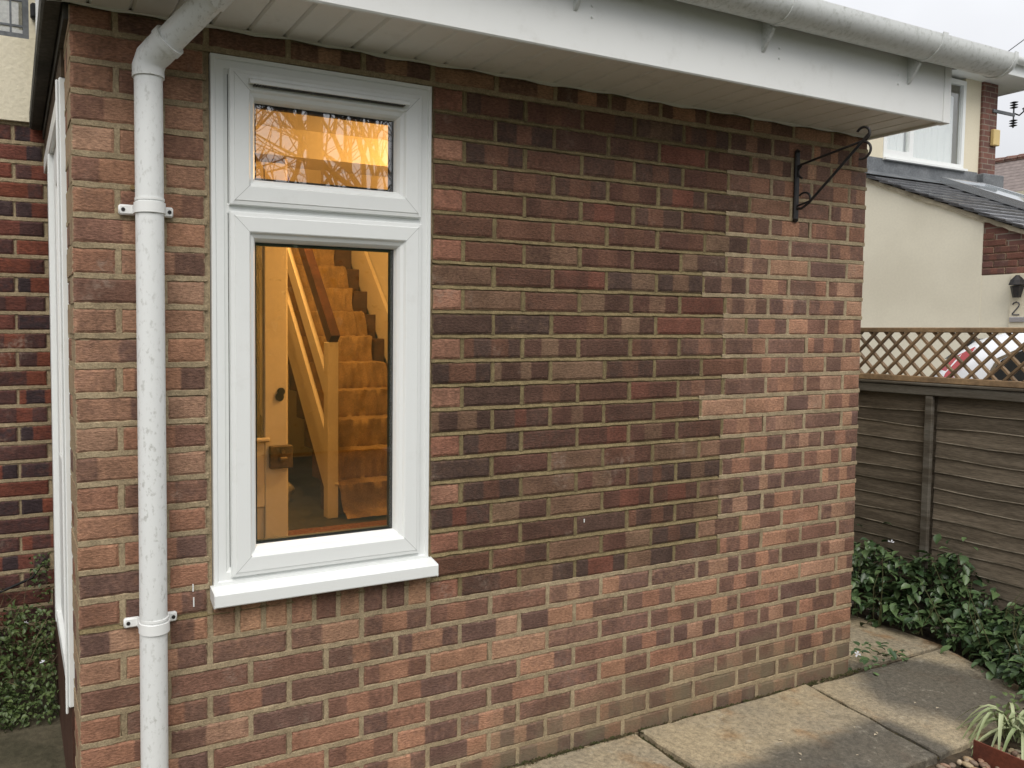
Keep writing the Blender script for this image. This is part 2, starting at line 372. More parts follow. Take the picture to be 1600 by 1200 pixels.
def jit(a): return random.uniform(-a, a)
ORIG_L = [(.35, .190, .118), (.315, .165, .103), (.37, .215, .136), (.295, .150, .096), (.345, .186, .118), (.305, .155, .100), (.36, .208, .136)]
ORIG_D = [(.158, .089, .066), (.178, .102, .075), (.145, .084, .066), (.190, .100, .071)]
MID_L = [(.24, .130, .084), (.22, .112, .072), (.26, .150, .096)]; MID_D = [(.118, .068, .051), (.130, .073, .053)]
INF_L = [(.148, .073, .047), (.158, .063, .042), (.178, .104, .066), (.140, .068, .045), (.19, .117, .074), (.156, .077, .050)]
INF_D = [(.088, .051, .038), (.099, .053, .038), (.082, .051, .040), (.108, .053, .038)]
BACK_L = [(.16, .052, .034), (.14, .05, .036), (.19, .06, .036)]
BACK_D = [(.055, .034, .034), (.045, .030, .032), (.075, .038, .034)]
PIER_L = [(.335, .178, .110), (.36, .20, .128), (.305, .155, .098), (.37, .22, .145)]
def bands(w):
    t = random.random()
    if w < .13:
        if t < .45: return [(0, 0)]
        if t < .6: return [(0, 1)]
        e = random.uniform(.35, .65); return [(0, 0), (e, 1)] if t < .8 else [(0, 1), (e, 0)]
    if t < .14: return [(0, 0)]
    if t < .33: return [(0, 1)]
    if t < .72:
        a = random.uniform(.22, .40); b = random.uniform(.58, .76); return [(0, 1), (a, 0), (b, 1)]
    if t < .82: e = random.uniform(.35, .7); return [(0, 1), (e, 0)]
    if t < .92: e = random.uniform(.3, .65); return [(0, 0), (e, 1)]
    return [(0, 0), (random.uniform(.1, .18), 1), (random.uniform(.42, .5), 0), (random.uniform(.66, .78), 1)]
CMO, CMI, CMB = (.35, .275, .175), (.185, .142, .078), (.22, .165, .10)
def brick_data(w, h, dep, L1, D1, bd=None, cm=CMO, c=.0085):
    """brick face in local x,z with its front at y=0; returns verts, faces, dk, base, dark"""
    bd = bd or bands(w); base = random.choice(L1); dark = random.choice(D1)
    k = random.uniform(.90, 1.10); base = tuple(x*k for x in base); k = random.uniform(.92, 1.15); dark = tuple(x*k for x in dark)
    bd = [(p, min(1, max(0, (q*.84+.08)+random.uniform(-.16, .16)))) for p, q in bd]
    cols = [(0., bd[0][1])]
    for i in range(1, len(bd)):
        e = bd[i][0]*w; cols += [(e-.0035, bd[i-1][1]), (e+.0035, bd[i][1])]
    if len(bd) == 1: cols.append((w*.5, bd[0][1]))
    cols.append((w, bd[-1][1])); n = len(cols)
    strength = random.choice((1.1, 1, 1, .85, .6))
    V = []; F = []; DK = []; ED = []; dy = .0042
    for x, d in cols:     # front bottom/top, outer bottom/top
        zb = jit(.0012); zt = jit(.0012); xi = min(max(x, c), w-c); dv = .5+(d-.5)*strength
        yj = jit(.0007)
        ex = jit(.0012) if x in (0., w) else 0
        V += [(xi+ex, yj, c+zb), (xi+ex, yj, h-c+zt), (x+ex, dy, zb), (x+ex, dy, h+zt)]; DK += [dv, dv, dv*.8, dv*.8]; ED += [0, 0, 1, 1]
    for j in range(n-1):
        a = 4*j; b = a+4
        F += [(a, b, b+1, a+1), (a+2, b+2, b, a), (a+1, b+1, b+3, a+3)]
    e = 4*(n-1)
    F += [(2, 0, 1, 3), (e, e+2, e+3, e+1)]
    m = len(V); V += [(0, dep, 0), (w, dep, 0), (w, dep, h), (0, dep, h)]; DK += [DK[0], DK[-1], DK[-1], DK[0]]; ED += [1]*4
    F += [(m, m+1)+tuple(4*j+2 for j in range(n-1, -1, -1)), (m+2, m+3)+tuple(4*j+3 for j in range(n)), (m+3, m, 2, 3), (m+1, m+2, e+3, e+2)]
    return V, F, (DK, ED, cm), base, dark
def brick_mesh(name, parts, mat):
    V = []; F = []; DK = []; B = []; D = []; E = []; CM = []
    for v, f, (dk, ed, cm), b, d in parts:
        o = len(V); V += v; F += [tuple(o+i for i in q) for q in f]; DK += dk; E += ed; CM += [cm]*len(v); B += [b]*len(v); D += [d]*len(v)
    me = bpy.data.meshes.new(name); me.from_pydata(V, [], F)
    a = me.attributes.new('dk', 'FLOAT', 'POINT'); a.data.foreach_set('value', DK)
    a = me.attributes.new('ed', 'FLOAT', 'POINT'); a.data.foreach_set('value', E)
    for nm, col in (('cbase', B), ('cdark', D), ('cmort', CM)):
        a = me.attributes.new(nm, 'FLOAT_COLOR', 'POINT'); a.data.foreach_set('color', [x for c in col for x in (*c, 1)])
    me.materials.append(mat); me.update(); return me

WX0, WX1, WZ0, WZ1 = .3375, 1.0065, .605, 2.170     # rough opening (soldier course included)
TOP = 2.236
def infill_end(i):
    if i % 2 == 0: return 2.2425
    return 2.3575 if i in (13,) else (2.1325 if i not in (9, 11, 17, 19, 23, 25, 27) else 2.3575)
def is_infill(i, xc): return 8 <= i <= 28 and WX1-.02 < xc < infill_end(i)
todo = []      # (size, data, loc)
spans = {}
for i in range(30):
    z0 = i*.075+.005; h = .065
    if i == 29: h = TOP-.004-z0
    xs = [(0, .1025)]+[(.1125+.225*k, .3275+.225*k) for k in range(13)] if i % 2 else [(.225*k, .225*k+.215) for k in range(13)]+[(2.925, 3.0275)]
    segs = []
    for a, b in xs:
        pieces = [(a, b)]
        if WZ0 < z0+h*.5 < WZ1:
            pieces = []
            if a < WX0-.01: pieces.append((a, min(b, WX0-.009)))
            if b > WX1+.02: pieces.append((max(a, WX1+.006), b))
        segs += pieces
    spans[i] = segs
    if i == 28: h = .065
    for a, b in segs:
        inf = is_infill(i, (a+b)/2); pier = a < .33
        Lc, Dc = (INF_L, INF_D) if inf else (PIER_L if pier else ORIG_L, ORIG_D)
        bd = None; e = infill_end(i)
        if 8 <= i <= 28 and e-.24 < (a+b)/2 < e+.24 and random.random() < (.35 if inf else .5): Lc, Dc = MID_L, MID_D
        if inf and b-a < .13 and a < 1.1: Lc, bd = [(.32, .165, .108), (.28, .13, .085)], [(0, 0)]
        if pier and b-a < .13 and random.random() < .75: bd = [(0, 0)]
        if pier and b-a > .13 and random.random() < .25: bd = [(0, 0), (.62, 1)] if random.random() < .5 else [(0, 1), (.55, 0)]
        dep = .05
        if a == 0: dep = .215 if i % 2 else .1025
        if b > 3.02: dep = .1025
        d = brick_data(b-a-.002+jit(.0016), h-.0018+jit(.0012), dep, Lc, Dc, bd, CMI if inf else CMO)
        loc = (a+jit(.0015), jit(.0012)+(.0005 if inf else 0), z0+jit(.0012))
        u, v, wd = px((a+(b-a)/2, 0, z0+h/2))
        size = (b-a)*h/wd/wd*(1 if -60 < u < 1660 and -30 < v < 1230 else 1e-3)
        todo.append((size, d, loc))
# soldier course of cut bricks under the sill
for k in range(9):
    x0 = .3395+.0745*k; L1 = [(.40, .23, .14)] if k in (1, 2, 5, 8) else ORIG_L
    d = brick_data(.065, .098, .05, L1, ORIG_D, [(0, 0)] if k in (1, 2, 5, 8) else [(0, random.choice((0, 1)))])
    todo.append((1, d, (x0, jit(.001), .605)))
todo.sort(key=lambda t: -t[0])
for s, d, loc in todo[:300]: link('brick', brick_mesh('brick', [d], MT['brick']), front, loc)
rest = []
for s, d, loc in todo[300:]:
    rest.append(([(x+loc[0], y+loc[1], z+loc[2]) for x, y, z in d[0]],)+d[1:])
link('brickwork_rest', brick_mesh('brickwork_rest', rest, MT['brick']), front, kind='stuff')

# mortar: backing slabs plus pointed joints
g = MB()
for a in ((.007, .3405, -.05, TOP), (1.0035, 3.0205, -.05, TOP), (.3405, 1.0035, -.05, .70), (.3405, 1.0035, 2.1665, TOP)):
    g.box(a[0], a[1], .0085, .235, a[2], a[3])
g.build('wall_core', MT['mortar'], front)
def strip(g, a, b, zc, prof):
    """bed joint from x=a..b; prof = (dz, y) from top to bottom"""
    n = max(2, int((b-a)/.022)); base = len(g.v); m = len(prof)
    for k in range(n+1):
        x = a+(b-a)*k/n
        for dz, y in prof: g.v.append((x, y+jit(.0007), zc+dz+jit(.0017)))
    for k in range(n):
        for j in range(m-1): p = base+k*m+j; g.f.append((p, p+m, p+m+1, p+1))
def perp(g, xc, z0, z1, prof):
    n = 4; base = len(g.v); m = len(prof)
    for k in range(n+1):
        z = z0+(z1-z0)*k/n
        for dx, y in prof: g.v.append((xc+dx+jit(.0012), y+jit(.0006), z))
    for k in range(n):
        for j in range(m-1): p = base+k*m+j; g.f.append((p, p+m, p+m+1, p+1))
FLUSH = ((.0085, .0040), (.0068, .0010), (-.0062, .0008), (-.0076, .0035))
STRUCK = ((.0078, .0095), (.0060, .0066), (-.0052, .0000), (-.0072, .0022))
PFL = ((-.0080, .0035), (-.006, .0012), (.006, .0012), (.0080, .0035))
PST = ((-.0078, .0060), (-.005, .0030), (.005, .0030), (.0078, .0060))
go, gi = MB(), MB()
for i in range(0, 30):
    z = i*.075
    rngs = [(0.001, 3.0265)]
    if .70 < z < 2.168: rngs = [(.001, WX0-.006), (WX1+.004, 3.0265)]
    for a, b in rngs:
        if 8 < i <= 28 and b > 2:
            e = min(infill_end(i), infill_end(i-1) if i > 8 else 9)-.01
            strip(gi, a, e, z, STRUCK); strip(go, e+.0005, b, z, FLUSH)
        else: strip(go, a, b, z, FLUSH)
    h1 = z+.07 if i < 29 else TOP
    sg = sorted(spans[i])
    for (a, b), (a2, b2) in zip(sg, sg[1:]):
        if a2-b < .03:
            xc = (b+a2)/2; inf = is_infill(i, xc-.006)
            perp(gi if inf else go, xc, z+.004, h1, PST if inf else PFL)
for k in range(10): perp(go, .3375+.0745*k-.0035, .604, .702, PFL)
go.build('mortar', MT['mortar'], front, fix=False); gi.build('mortar', MT['mortar_olive'], front, fix=False, label='olive mortar of the bricked-up patch')
# small paint drips and filled plug holes on the brickwork
g = MB()
for x, z, hh in ((.285, .742, .020), (.2865, .700, .026), (1.60, .795, .012)):
    g.box(x, x+.0025+.001*random.random(), -.0028, -.0008, z, z+hh)
g.build('paint_drip', MT['upvc_old'], front, kind='stuff')

# left return of the wall
side = thing('side_wall', (0, 0, 0), parent=ext, label='narrow brick return beside the side door')
g = MB(); g.box(.0045, .1, .012, .246, -.05, 2.3); g.build('wall_core', MT['mortar'], side)
for i in range(30):
    z0 = i*.075+.005
    if i % 2: continue
    d = brick_data(.1025, .065, .05, PIER_L, ORIG_D)
    V = [(y, .215-x, z) for x, y, z in d[0]]       # turn so that the front looks towards -X
    link('brick', brick_mesh('brick', [(V,)+d[1:]], MT['brick']), side, (jit(.001), 0, z0))
gs = MB()
for i in range(30):
    g2 = MB(); strip(g2, .002, .24, i*.075, FLUSH); n = len(gs.v)
    gs.v += [(y, x, z) for x, y, z in g2.v]; gs.f += [tuple(n+q for q in f) for f in g2.f]
    if i % 2 == 0:
        g2 = MB(); perp(g2, .1075, i*.075+.004, i*.075+.071, PFL); n = len(gs.v)
        gs.v += [(y, x, z) for x, y, z in g2.v]; gs.f += [tuple(n+q for q in f) for f in g2.f]
gs.build('mortar', MT['mortar'], side, fix=False)

# plinth below the side door, door frame, lintel and bargeboard
g = MB(); g.box(-.004, .12, .25, 1.39, -.05, .365); g.build('door_plinth', MT['brown_paint'], ext)
sd = thing('side_door', (0, .6, .4), parent=ext)
g = MB()
g.bbox(-.012, .07, .250, .315, .37, 2.125); g.bbox(-.012, .07, .97, 1.035, .37, 2.0615); g.bbox(-.010, .068, .315, 1.385, 2.062, 2.122); g.bbox(-.010, .075, .315, .97, .37, .415)
g.build('frame', MT['upvc'], sd)
g = MB(); g.bbox(-.020, -.0125, .256, .268, .35, 2.12); g.build('trim', MT['upvc'], sd)
g = MB(); g.bbox(.006, .06, .318, .968, .418, 1.0); g.bbox(.006, .06, .318, .42, 1.0, 2.055); g.bbox(.006, .06, .86, .968, 1.0, 2.055); g.bbox(.006, .06, .42, .86, 1.93, 2.055)
g.build('door_leaf', MT['upvc'], sd)
g = MB(); g.box(.03, .038, .42, .86, 1.0, 1.93); g.build('pane', MT['glass'], sd)
g = MB(); g.box(.002, .1, 1.036, 1.39, .395, 2.06); g.build('rear_pier', MT['timber_brown'], ext)
g = MB(); g.box(-.006, .1, .247, 1.39, 2.125, 2.20); g.build('timber_lintel', MT['timber_brown'], ext)
g = MB(); g.box(-.012, .1, .02, 1.39, 2.20, 2.24); g.bbox(-.060, -.012, -.02, 1.385, 2.232, 2.30, .006); g.build('bargeboard', MT['dark_board'], ext)

# ------------------------------------------------------------------ the window
win = thing('window', (.67, 0, .745), parent=ext, label='white plastic window with small top light over tall pane')
g = MB(); g.ring(.3425, 1.0015, .746, 2.1645, [(0, .075), (0, -.003), (.0015, -.0045), (.0105, -.0045), (.0125, -.0015), (.014, -.0005), (.034, .0), (.037, .003), (.046, .006), (.046, .07)])
g.bbox(.386, .969, .002, .066, 1.752, 1.779, .002)
g.build('outer_frame', MT['upvc'], win)
SASH = [(0, .05), (0, -.011), (.0015, -.013), (.011, -.0145), (.013, -.0165), (.050, -.0165), (.0525, -.015), (.057, -.0075), (.060, -.006), (.066, -.003), (.072, .006), (.075, .018), (.075, .05)]
GLY = .024
for nm, (x0, x1, z0, z1), lab in (('casement', (.3905, .9655, .7685, 1.7565), 'tall lower pane frame'), ('casement', (.3905, .9635, 1.7745, 2.131), 'small opening top light')):
    g = MB(); g.ring(x0-.004, x1+.004, z0-.004, z1+.004, [(0, .0075), (.006, .0075)]); g.build('gasket', MT['black_seal'], win, fix=False)
    g = MB(); g.ring(x0, x1, z0, z1, SASH); cs = g.build(nm, MT['upvc'], win, label=lab)
    for xa, za, xb, zb in ((x0, z0, x0+.058, z0+.058), (x1, z0, x1-.058, z0+.058), (x1, z1, x1-.058, z1-.058), (x0, z1, x0+.058, z1-.058)):
        d = Vector((xb-xa, zb-za)).normalized(); a = Vector((xa, za))+d*.014; b = Vector((xb, zb))-d*.004; n = Vector((-d.y, d.x))*.0006
        for q0, q1 in ((a, b),):
            g = MB(); g.quad((q0.x+n.x, -.01695, q0.y+n.y), (q1.x+n.x, -.0165, q1.y+n.y), (q1.x-n.x, -.0165, q1.y-n.y), (q0.x-n.x, -.01695, q0.y-n.y))
            g.build('weld_line', MT['grey_line'], win, fix=False)
    gx0, gx1, gz0, gz1 = x0+.0755, x1-.0755, z0+.0755, z1-.0755
    g = MB(); g.box(gx0-.004, gx1+.004, GLY, GLY+.004, gz0-.004, gz1+.004); g.build('pane', MT['glass'], win)
    g = MB(); g.ring(gx0-.0002, gx1+.0002, gz0-.0002, gz1+.0002, [(0, GLY-.0005), (.0022, GLY-.0008), (.0022, GLY-.0002)]); g.ring(gx0, gx1, gz0, gz1, [(.0, GLY+.0046), (.007, GLY+.005), (.007, GLY+.021), (0, GLY+.021)])
    g.build('glazing_seal', MT['black_seal'], win, fix=False)
    g = MB(); g.ring(x0, x1, z0, z1, [(.075, .0505), (.070, .058), (0, .06), (0, .0505)]); g.build('inner_bead', MT['upvc'], win, fix=False)
g = MB(); g.extrude([(-.0160, 2.1100), (-.028, 2.1065), (-.036, 2.1000), (-.037, 2.0915), (-.034, 2.0905), (-.0160, 2.0945)], 0, .440, .912)
g.build('trickle_vent', MT['upvc'], win)
g = MB()
for k in range(60): g.box(.452+k*.0075, .4565+k*.0075, -.0335, -.0172, 2.0884, 2.0906)
g.build('vent_slot', plain('vent_shadow', (.06, .06, .06), .8), win)
g = MB(); g.extrude([(.01, .7475), (-.004, .7472), (-.046, .7375), (-.0485, .7350), (-.0485, .7045), (-.0465, .7015), (-.040, .7010), (-.038, .716), (.01, .722)], 0, .3345, 1.0095)
g.build('sill', MT['upvc'], win, label='projecting white plastic sill')
g = MB()
for x0 in (.3330, 1.0088): g = MB(); g.extrude([(.0, .749), (-.004, .7487), (-.047, .7390), (-.0498, .7358), (-.0498, .7040), (-.047, .7003), (-.038, .7000), (0, .715)], 0, x0, x0+.0024); g.build('sill_end_cap', MT['upvc'], win)
# inside reveal of the window opening
g = MB()
g.box(.3375-.02, .345, .076, .236, .70, 2.19); g.box(1.0, 1.03, .076, .236, .70, 2.19); g.box(.345, 1.0, .076, .236, 2.160, 2.19); g.box(.345, 1.0, .076, .29, .70, .752)
MT['paint'] = mottled('interior_cream_paint', (.66, .58, .44), (.62, .54, .40), 1.5, .6, .08, .002, 60, fine=.03)
g.build('window_reveal', MT['paint'], ext)

# ------------------------------------------------------------------ eaves
sof = thing('soffit', (1.5, -.14, TOP), parent=ext)
x = -.055; k = 0
sb = MB(); sb.extrude([(.0, 2.2475), (.0, 2.2415), (.005, 2.2350), (.0915, 2.2350), (.0965, 2.2415), (.0985, 2.2415), (.0985, 2.2475)], 1, -.268, .0)
sbm = None
while x < 2.95:
    if sbm is None:
        sb2 = MB(); sb2.v = sb.v; sb2.f = sb.f; sbm = sb2.mesh('soffit_board', MT['soffit'])
    link('soffit_board', sbm, sof, (x, 0, jit(.0006))); x += .1; k += 1
g = MB(); g.bbox(x, 3.035, -.268, .0, 2.2352, 2.2475, .002); g.build('soffit_board', MT['soffit'], sof)
g = MB(); n = 60
for kk in range(n):
    xa = -.05+(3.08)*kk/n; xb = -.05+3.08*(kk+1)/n; za = 2.2285+.003*math.sin(kk*1.7)+.002*math.sin(kk*.6); zb = 2.2285+.003*math.sin((kk+1)*1.7)+.002*math.sin((kk+1)*.6)
    g.quad((xa, -.0022, 2.2365), (xb, -.0022, 2.2365), (xb, -.0016, zb), (xa, -.0016, za)); g.quad((xa, -.010, 2.2347), (xb, -.010, 2.2347), (xb, -.0022, 2.2342), (xa, -.0022, 2.2342))
g.build('sealant_bead', MT['soffit'], sof, fix=False)
fas = thing('fascia', (1.5, -.285, 2.33), parent=ext)
g = MB(); g.extrude([(-.268, 2.2475), (-.268, 2.2285), (-.274, 2.2245), (-.282, 2.2245), (-.2855, 2.2285), (-.2855, 2.455), (-.268, 2.455)], 0, -.062, 3.0145)
g.build('fascia_board', MT['upvc_old'], fas)
g = MB(); g.bbox(3.0150, 3.056, -.2895, -.255, 2.2235, 2.4550, .002); g.build('corner_trim', MT['upvc_old'], fas)
g = MB(); g.bbox(3.036, 3.052, -.2545, .12, 2.2265, 2.46, .002); g.build('box_end', MT['upvc_old'], fas)
g = MB()
for xs in (.62, 1.36, 2.127, 2.744):
    for dz in (0, .031): g = MB(); g.tube([(xs, -.2856, 2.329+dz), (xs, -.2895, 2.329+dz)], .0042, 8); g.build('screw_cap', MT['upvc_old'], fas)
# pitched roof of the extension
rf = thing('roof', (1.5, .5, 2.5), parent=ext)
g = MB(); g.extrude([(-.30, 2.47), (1.39, 2.93), (1.39, 2.89), (-.30, 2.43)], 0, -.058, 3.12); g.build('roof_deck', MT['dark_board'], rf)
for xg in (-.010, 3.0): g = MB(); g.extrude([(-.262, 2.2405), (1.385, 2.2405), (1.385, 2.885), (-.262, 2.438)], 0, xg, xg+.03); g.build('gable_cheek', MT['dark_board'], rf)
ang = math.atan2(.46, 1.69)
t = MB(); t.bbox(-.163, .163, 0, .40, 0, .014, .004)
tm = t.mesh('tile', MT['roof_tile'])
for r_ in range(6):
    y = -.335+r_*.295
    for k in range(10):
        o = link('tile', tm, rf, (.08+k*.331+(.16 if r_ % 2 else 0)*(k < 9)+jit(.002), y, 2.503+(y+.30)*.272+.006+jit(.002)))
        o.rotation_euler = (ang-.03, jit(.006), jit(.006))

# gutter
gt = thing('gutter', (1.5, -.345, 2.45), 'mottled grey-white half-round gutter along the fascia', 'gutter')
def halfpipe(g, x0, x1, yc, zc, r, th=.003, lip=.012):
    prof = [(yc+r, zc+lip)]+[(yc+r*math.cos(a), zc-r*math.sin(a)) for a in [math.pi*k/16 for k in range(17)]]+[(yc-r, zc+lip)]
    inner = [(yc+(y-yc)*(1-th/r), z if z > zc else zc+(z-zc)*(1-th/r)) for y, z in prof][::-1]
    poly = prof+inner; n = len(g.v); m = len(poly)
    g.v += [(x0, *p) for p in poly]+[(x1, *p) for p in poly]
    for i in range(m): j = (i+1) % m; g.f.append((n+i, n+j, n+m+j, n+m+i))
    h = len(prof)
    for s in (0, m):
        for i in range(h-1): g.f.append((n+s+i, n+s+i+1, n+s+m-2-i, n+s+m-1-i))
GY, GZ, GR = -.348, 2.462, .058
g = MB(); halfpipe(g, -.09, 3.232, GY, GZ, GR); g.build('channel', MT['gutter'], gt, smooth=35)
for xb in (.55, 1.30, 2.05, 2.80):
    g = MB(); halfpipe(g, xb-.014, xb+.014, GY, GZ+.001, GR+.004, .0035, .016)
    g.extrude([(-.2857, 2.43), (-.2857, 2.335), (-.292, 2.338), (GY+.02, GZ-GR-.006), (GY+.05, GZ-.04)], 0, xb-.006, xb+.006)
    g.build('bracket', MT['gutter'], gt, smooth=35)
g = MB(); halfpipe(g, 3.226, 3.246, GY, GZ+.001, GR+.0045, .004, .016)
prof = [(GY+GR*math.cos(a), GZ-GR*math.sin(a)) for a in [math.pi*k/16 for k in range(17)]]+[(GY-GR, GZ+.014), (GY+GR, GZ+.014)]
g.extrude(prof, 0, 3.233, 3.237); g.build('end_cap', MT['gutter'], gt, smooth=35)

# downpipe with offset
dp = thing('downpipe', (.175, -.06, .0), 'white round downpipe with angled offset on the brick pier', 'downpipe')
PX, PY, PR = .176, -.060, .0345
g = MB(); g.tube([(PX-.004, PY, .0), (PX-.001, PY, 1.0), (PX, PY, 2.075)], PR, 28); g.build('pipe', MT['pipe'], dp, smooth=50)
P0 = Vector((PX, PY, 2.06)); P1 = Vector((PX, PY, 2.10)); od = (Vector((.425, -.345, 2.345))-P1).normalized()
arc = [P0, Vector((PX, PY, 2.085)), P1+Vector((0, 0, .0))+od*.012, P1+od*.035, P1+od*.075]
g = MB(); g.tube(arc, PR+.0045, 28); g.tube([P1+od*.062, P1+od*.08], PR+.0075, 28); g.build('bend', MT['pipe'], dp, smooth=50)
g = MB(); g.tube([P1+od*.05, P1+od*.30], PR, 28); g.build('offset_pipe', MT['pipe'], dp, smooth=50)
e1 = P1+od*.30
g = MB(); g.tube([P1+od*.225, e1, e1+Vector((0, -.01, .03)), Vector((e1.x+.01, GY, 2.42))], PR+.004, 24); g.build('outlet_bend', MT['pipe'], dp, smooth=50)
for zb in (1.742, .686):
    g = MB(); g.tube([(PX, PY, zb-.013), (PX, PY, zb+.013)], PR+.004, 28); g.tube([(PX, PY, zb+.018), (PX, PY, zb+.024)], PR+.0018, 28)
    g.bbox(PX-.069, PX-.028, -.016, -.003, zb-.013, zb+.013, .004); g.bbox(PX+.028, PX+.066, -.016, -.003, zb-.013, zb+.013, .004)
    g.bbox(PX-.036, PX-.026, -.07, -.01, zb-.012, zb+.012, .002); g.bbox(PX+.026, PX+.036, -.07, -.01, zb-.012, zb+.012, .002)
    clip = g.build('clip', MT['upvc_old'], dp, smooth=40)
    g = MB()
    for sx in (-.058, .056): g.tube([(PX+sx, -.0158, zb), (PX+sx, -.0175, zb)], .005, 10)
    g.build('screw', MT['iron'], clip)
g = MB(); g.tube([(.143, .001, 1.80), (.143, -.006, 1.80)], .006, 10); g.build('screw_plug', plain('brass_plug', (.35, .25, .12), .4, .8), ext)

# hanging-basket bracket
hb = thing('basket_bracket', (2.59, 0, 1.87), 'black wrought iron hanging basket bracket with scrolls on the brick wall', 'bracket')
BX = 2.596
g = MB(); g.bbox(BX-.012, BX+.012, -.012, -.001, 1.872, 2.130, .004); g.tube([(BX, -.006, 1.872), (BX, -.006, 1.862)], [.012, .004], 8); g.tube([(BX, -.006, 2.13), (BX, -.006, 2.14)], [.012, .004], 8); g.build('wall_plate', MT['iron'], hb)
g = MB(); g.tube([(BX, -.010, 2.075), (BX, -.03, 2.080), (BX, -.10, 2.092), (BX, -.20, 2.108), (BX, -.265, 2.118)], .0046, 8)
def arcp(yc, zc, r, a0, a1, n=12): return [(BX, yc+r*math.cos(R(a0+(a1-a0)*k/n)), zc+r*math.sin(R(a0+(a1-a0)*k/n))) for k in range(n+1)]
g.tube(arcp(-.262, 2.142, .024, -90, -330, 16), .0046, 8); g.build('arm', MT['iron'], hb, smooth=60)
g = MB(); g.tube([(BX, -.012, 1.915), (BX, -.03, 1.912), (BX, -.06, 1.930), (BX, -.16, 2.022), (BX, -.255, 2.112), (BX, -.285, 2.140)], .005, 8); g.build('brace', MT['iron'], hb, smooth=60)
g = MB(); g.tube(arcp(-.262, 2.085, .030, 100, 290, 14), .0044, 8); g.build('basket_hook', MT['iron'], hb, smooth=60)
g = MB(); g.tube(arcp(-.038, 2.052, .026, 60, -70, 10)[::-1]+[(BX, -.012, 2.062)], .004, 7); g.tube([(BX, -.012, 1.925)]+arcp(-.040, 1.945, .026, 200, 40, 10)[::-1][::-1], .004, 7); g.build('scroll', MT['iron'], hb, smooth=60)

# ================================================================== MAIN HOUSE behind
mh = thing('main_house', (0, 1.4, 0), 'two-storey main house with dark brick below cream render and a leaded window', 'house')
HY = 1.40
bw = thing('brick_wall', (0, HY, 0), parent=mh, label='dark red-brown brick wall behind the side door')
g = MB(); g.box(-4.2, .10, HY+.007, HY+.25, -.05, 2.26); g.build('wall_core', MT['mortar'], bw)
cnt = 0
for i in range(30):
    z0 = i*.0752+.005
    off = .0 if i % 2 else .1125
    for k in range(9):
        b = .10-off-.225*k-.01*0; a = b-.215
        if k == 0 and i % 2: a, b = .10-.215, .0995
        d = brick_data(b-a, .0625, .05, BACK_L, BACK_D, None, CMB); cnt += 1
        if cnt <= 290: link('brick', brick_mesh('brick', [d], MT['brick_back']), bw, (a+jit(.0015), HY+jit(.001), z0+jit(.001)))
        if i % 2 == 0 and k == 0: pass
g = MB()
for i in range(31):
    g2 = MB(); strip(g2, -2.1, .1, i*.0752, FLUSH); n = len(g.v); g.v += [(x, y+HY+.001, z) for x, y, z in g2.v]; g.f += [tuple(n+q for q in f) for f in g2.f]
g.build('mortar', MT['mortar'], bw, fix=False)
# render above, other masonry, roof
g = MB()
g.box(-4.2, -.80, HY-.016, HY+.25, 2.262, 5.1); g.box(-.055, 3.6, HY-.016, HY+.25, 2.95, 5.1); g.box(-.80, -.055, HY-.016, HY+.25, 2.262, 2.585); g.box(-.80, -.055, HY-.016, HY+.25, 3.55, 5.1); g.box(-.055, .10, HY-.016, HY+.25, 2.262, 2.95)
g.build('rendered_wall', MT['render'], mh)
g = MB(); g.box(3.35, 3.6, HY+.25, 8, 0, 5.1); g.box(-4.2, -3.95, HY+.25, 8, 0, 5.1); g.box(-4.2, 3.6, 8, 8.25, 0, 5.1); g.box(2.0, 3.6, HY, HY+.25, -.05, 2.95); g.build('side_and_rear_wall', MT['mortar'], mh)
g = MB(); g.extrude([(1.0, 5.0), (4.8, 7.6), (8.6, 5.0), (8.6, 4.85), (1.0, 4.85)], 0, -4.4, 3.8); g.build('roof', MT['roof_tile'], mh)
lw = thing('leaded_window', (-.43, HY, 2.585), parent=mh)
g = MB(); g.ring(-.80, -.055, 2.585, 3.55, [(0, HY+.05), (0, HY-.004), (.022, HY-.004), (.022, HY+.03)]); g.build('frame', MT['lead'], lw)
g = MB(); g.box(-.778, -.077, HY+.018, HY+.022, 2.607, 3.53); g.build('pane', MT['glass'], lw)
g = MB()
for x in (-.20, -.12, -.32, -.44, -.56, -.68): g.box(x-.004, x+.004, HY+.010, HY+.0175, 2.607, 3.53)
for k in range(9): z = 2.64+k*.10; g.box(-.778, -.077, HY+.0098, HY+.0176, z-.004, z+.004)
g.build('lead_came', MT['lead'], lw)
g = MB(); g.box(-.778, -.077, HY+.10, HY+.11, 2.6, 3.53); g.build('net_curtain', mottled('net_curtain', (.55, .52, .45), (.45, .42, .36), 9, .9, .1), lw)
wd = thing('waste_pipe', (-.01, HY-.04, 2.36), 'thin white pipe with black clip on the cream render', 'pipe')
g = MB(); g.tube([(-.018, HY-.045, 2.36), (-.018, HY-.045, 4.6)], .014, 14); g.build('pipe', MT['upvc_old'], wd, smooth=50)
g = MB(); g.bbox(-.05, -.018, HY-.05, HY-.017, 2.66, 2.72, .008); g.build('clip', MT['black_seal'], wd)
g = MB(); pts = [(-.6, HY-.02, .40), (-.35, HY-.025, .375), (-.2, HY-.03, .385), (-.08, HY-.035, .43), (-.03, HY-.03, .50)]
g.tube(pts, .006, 6); tag(g.build('cable', MT['black_seal'], smooth=60), 'black cable sagging along the dark brick wall by the side door', 'cable')

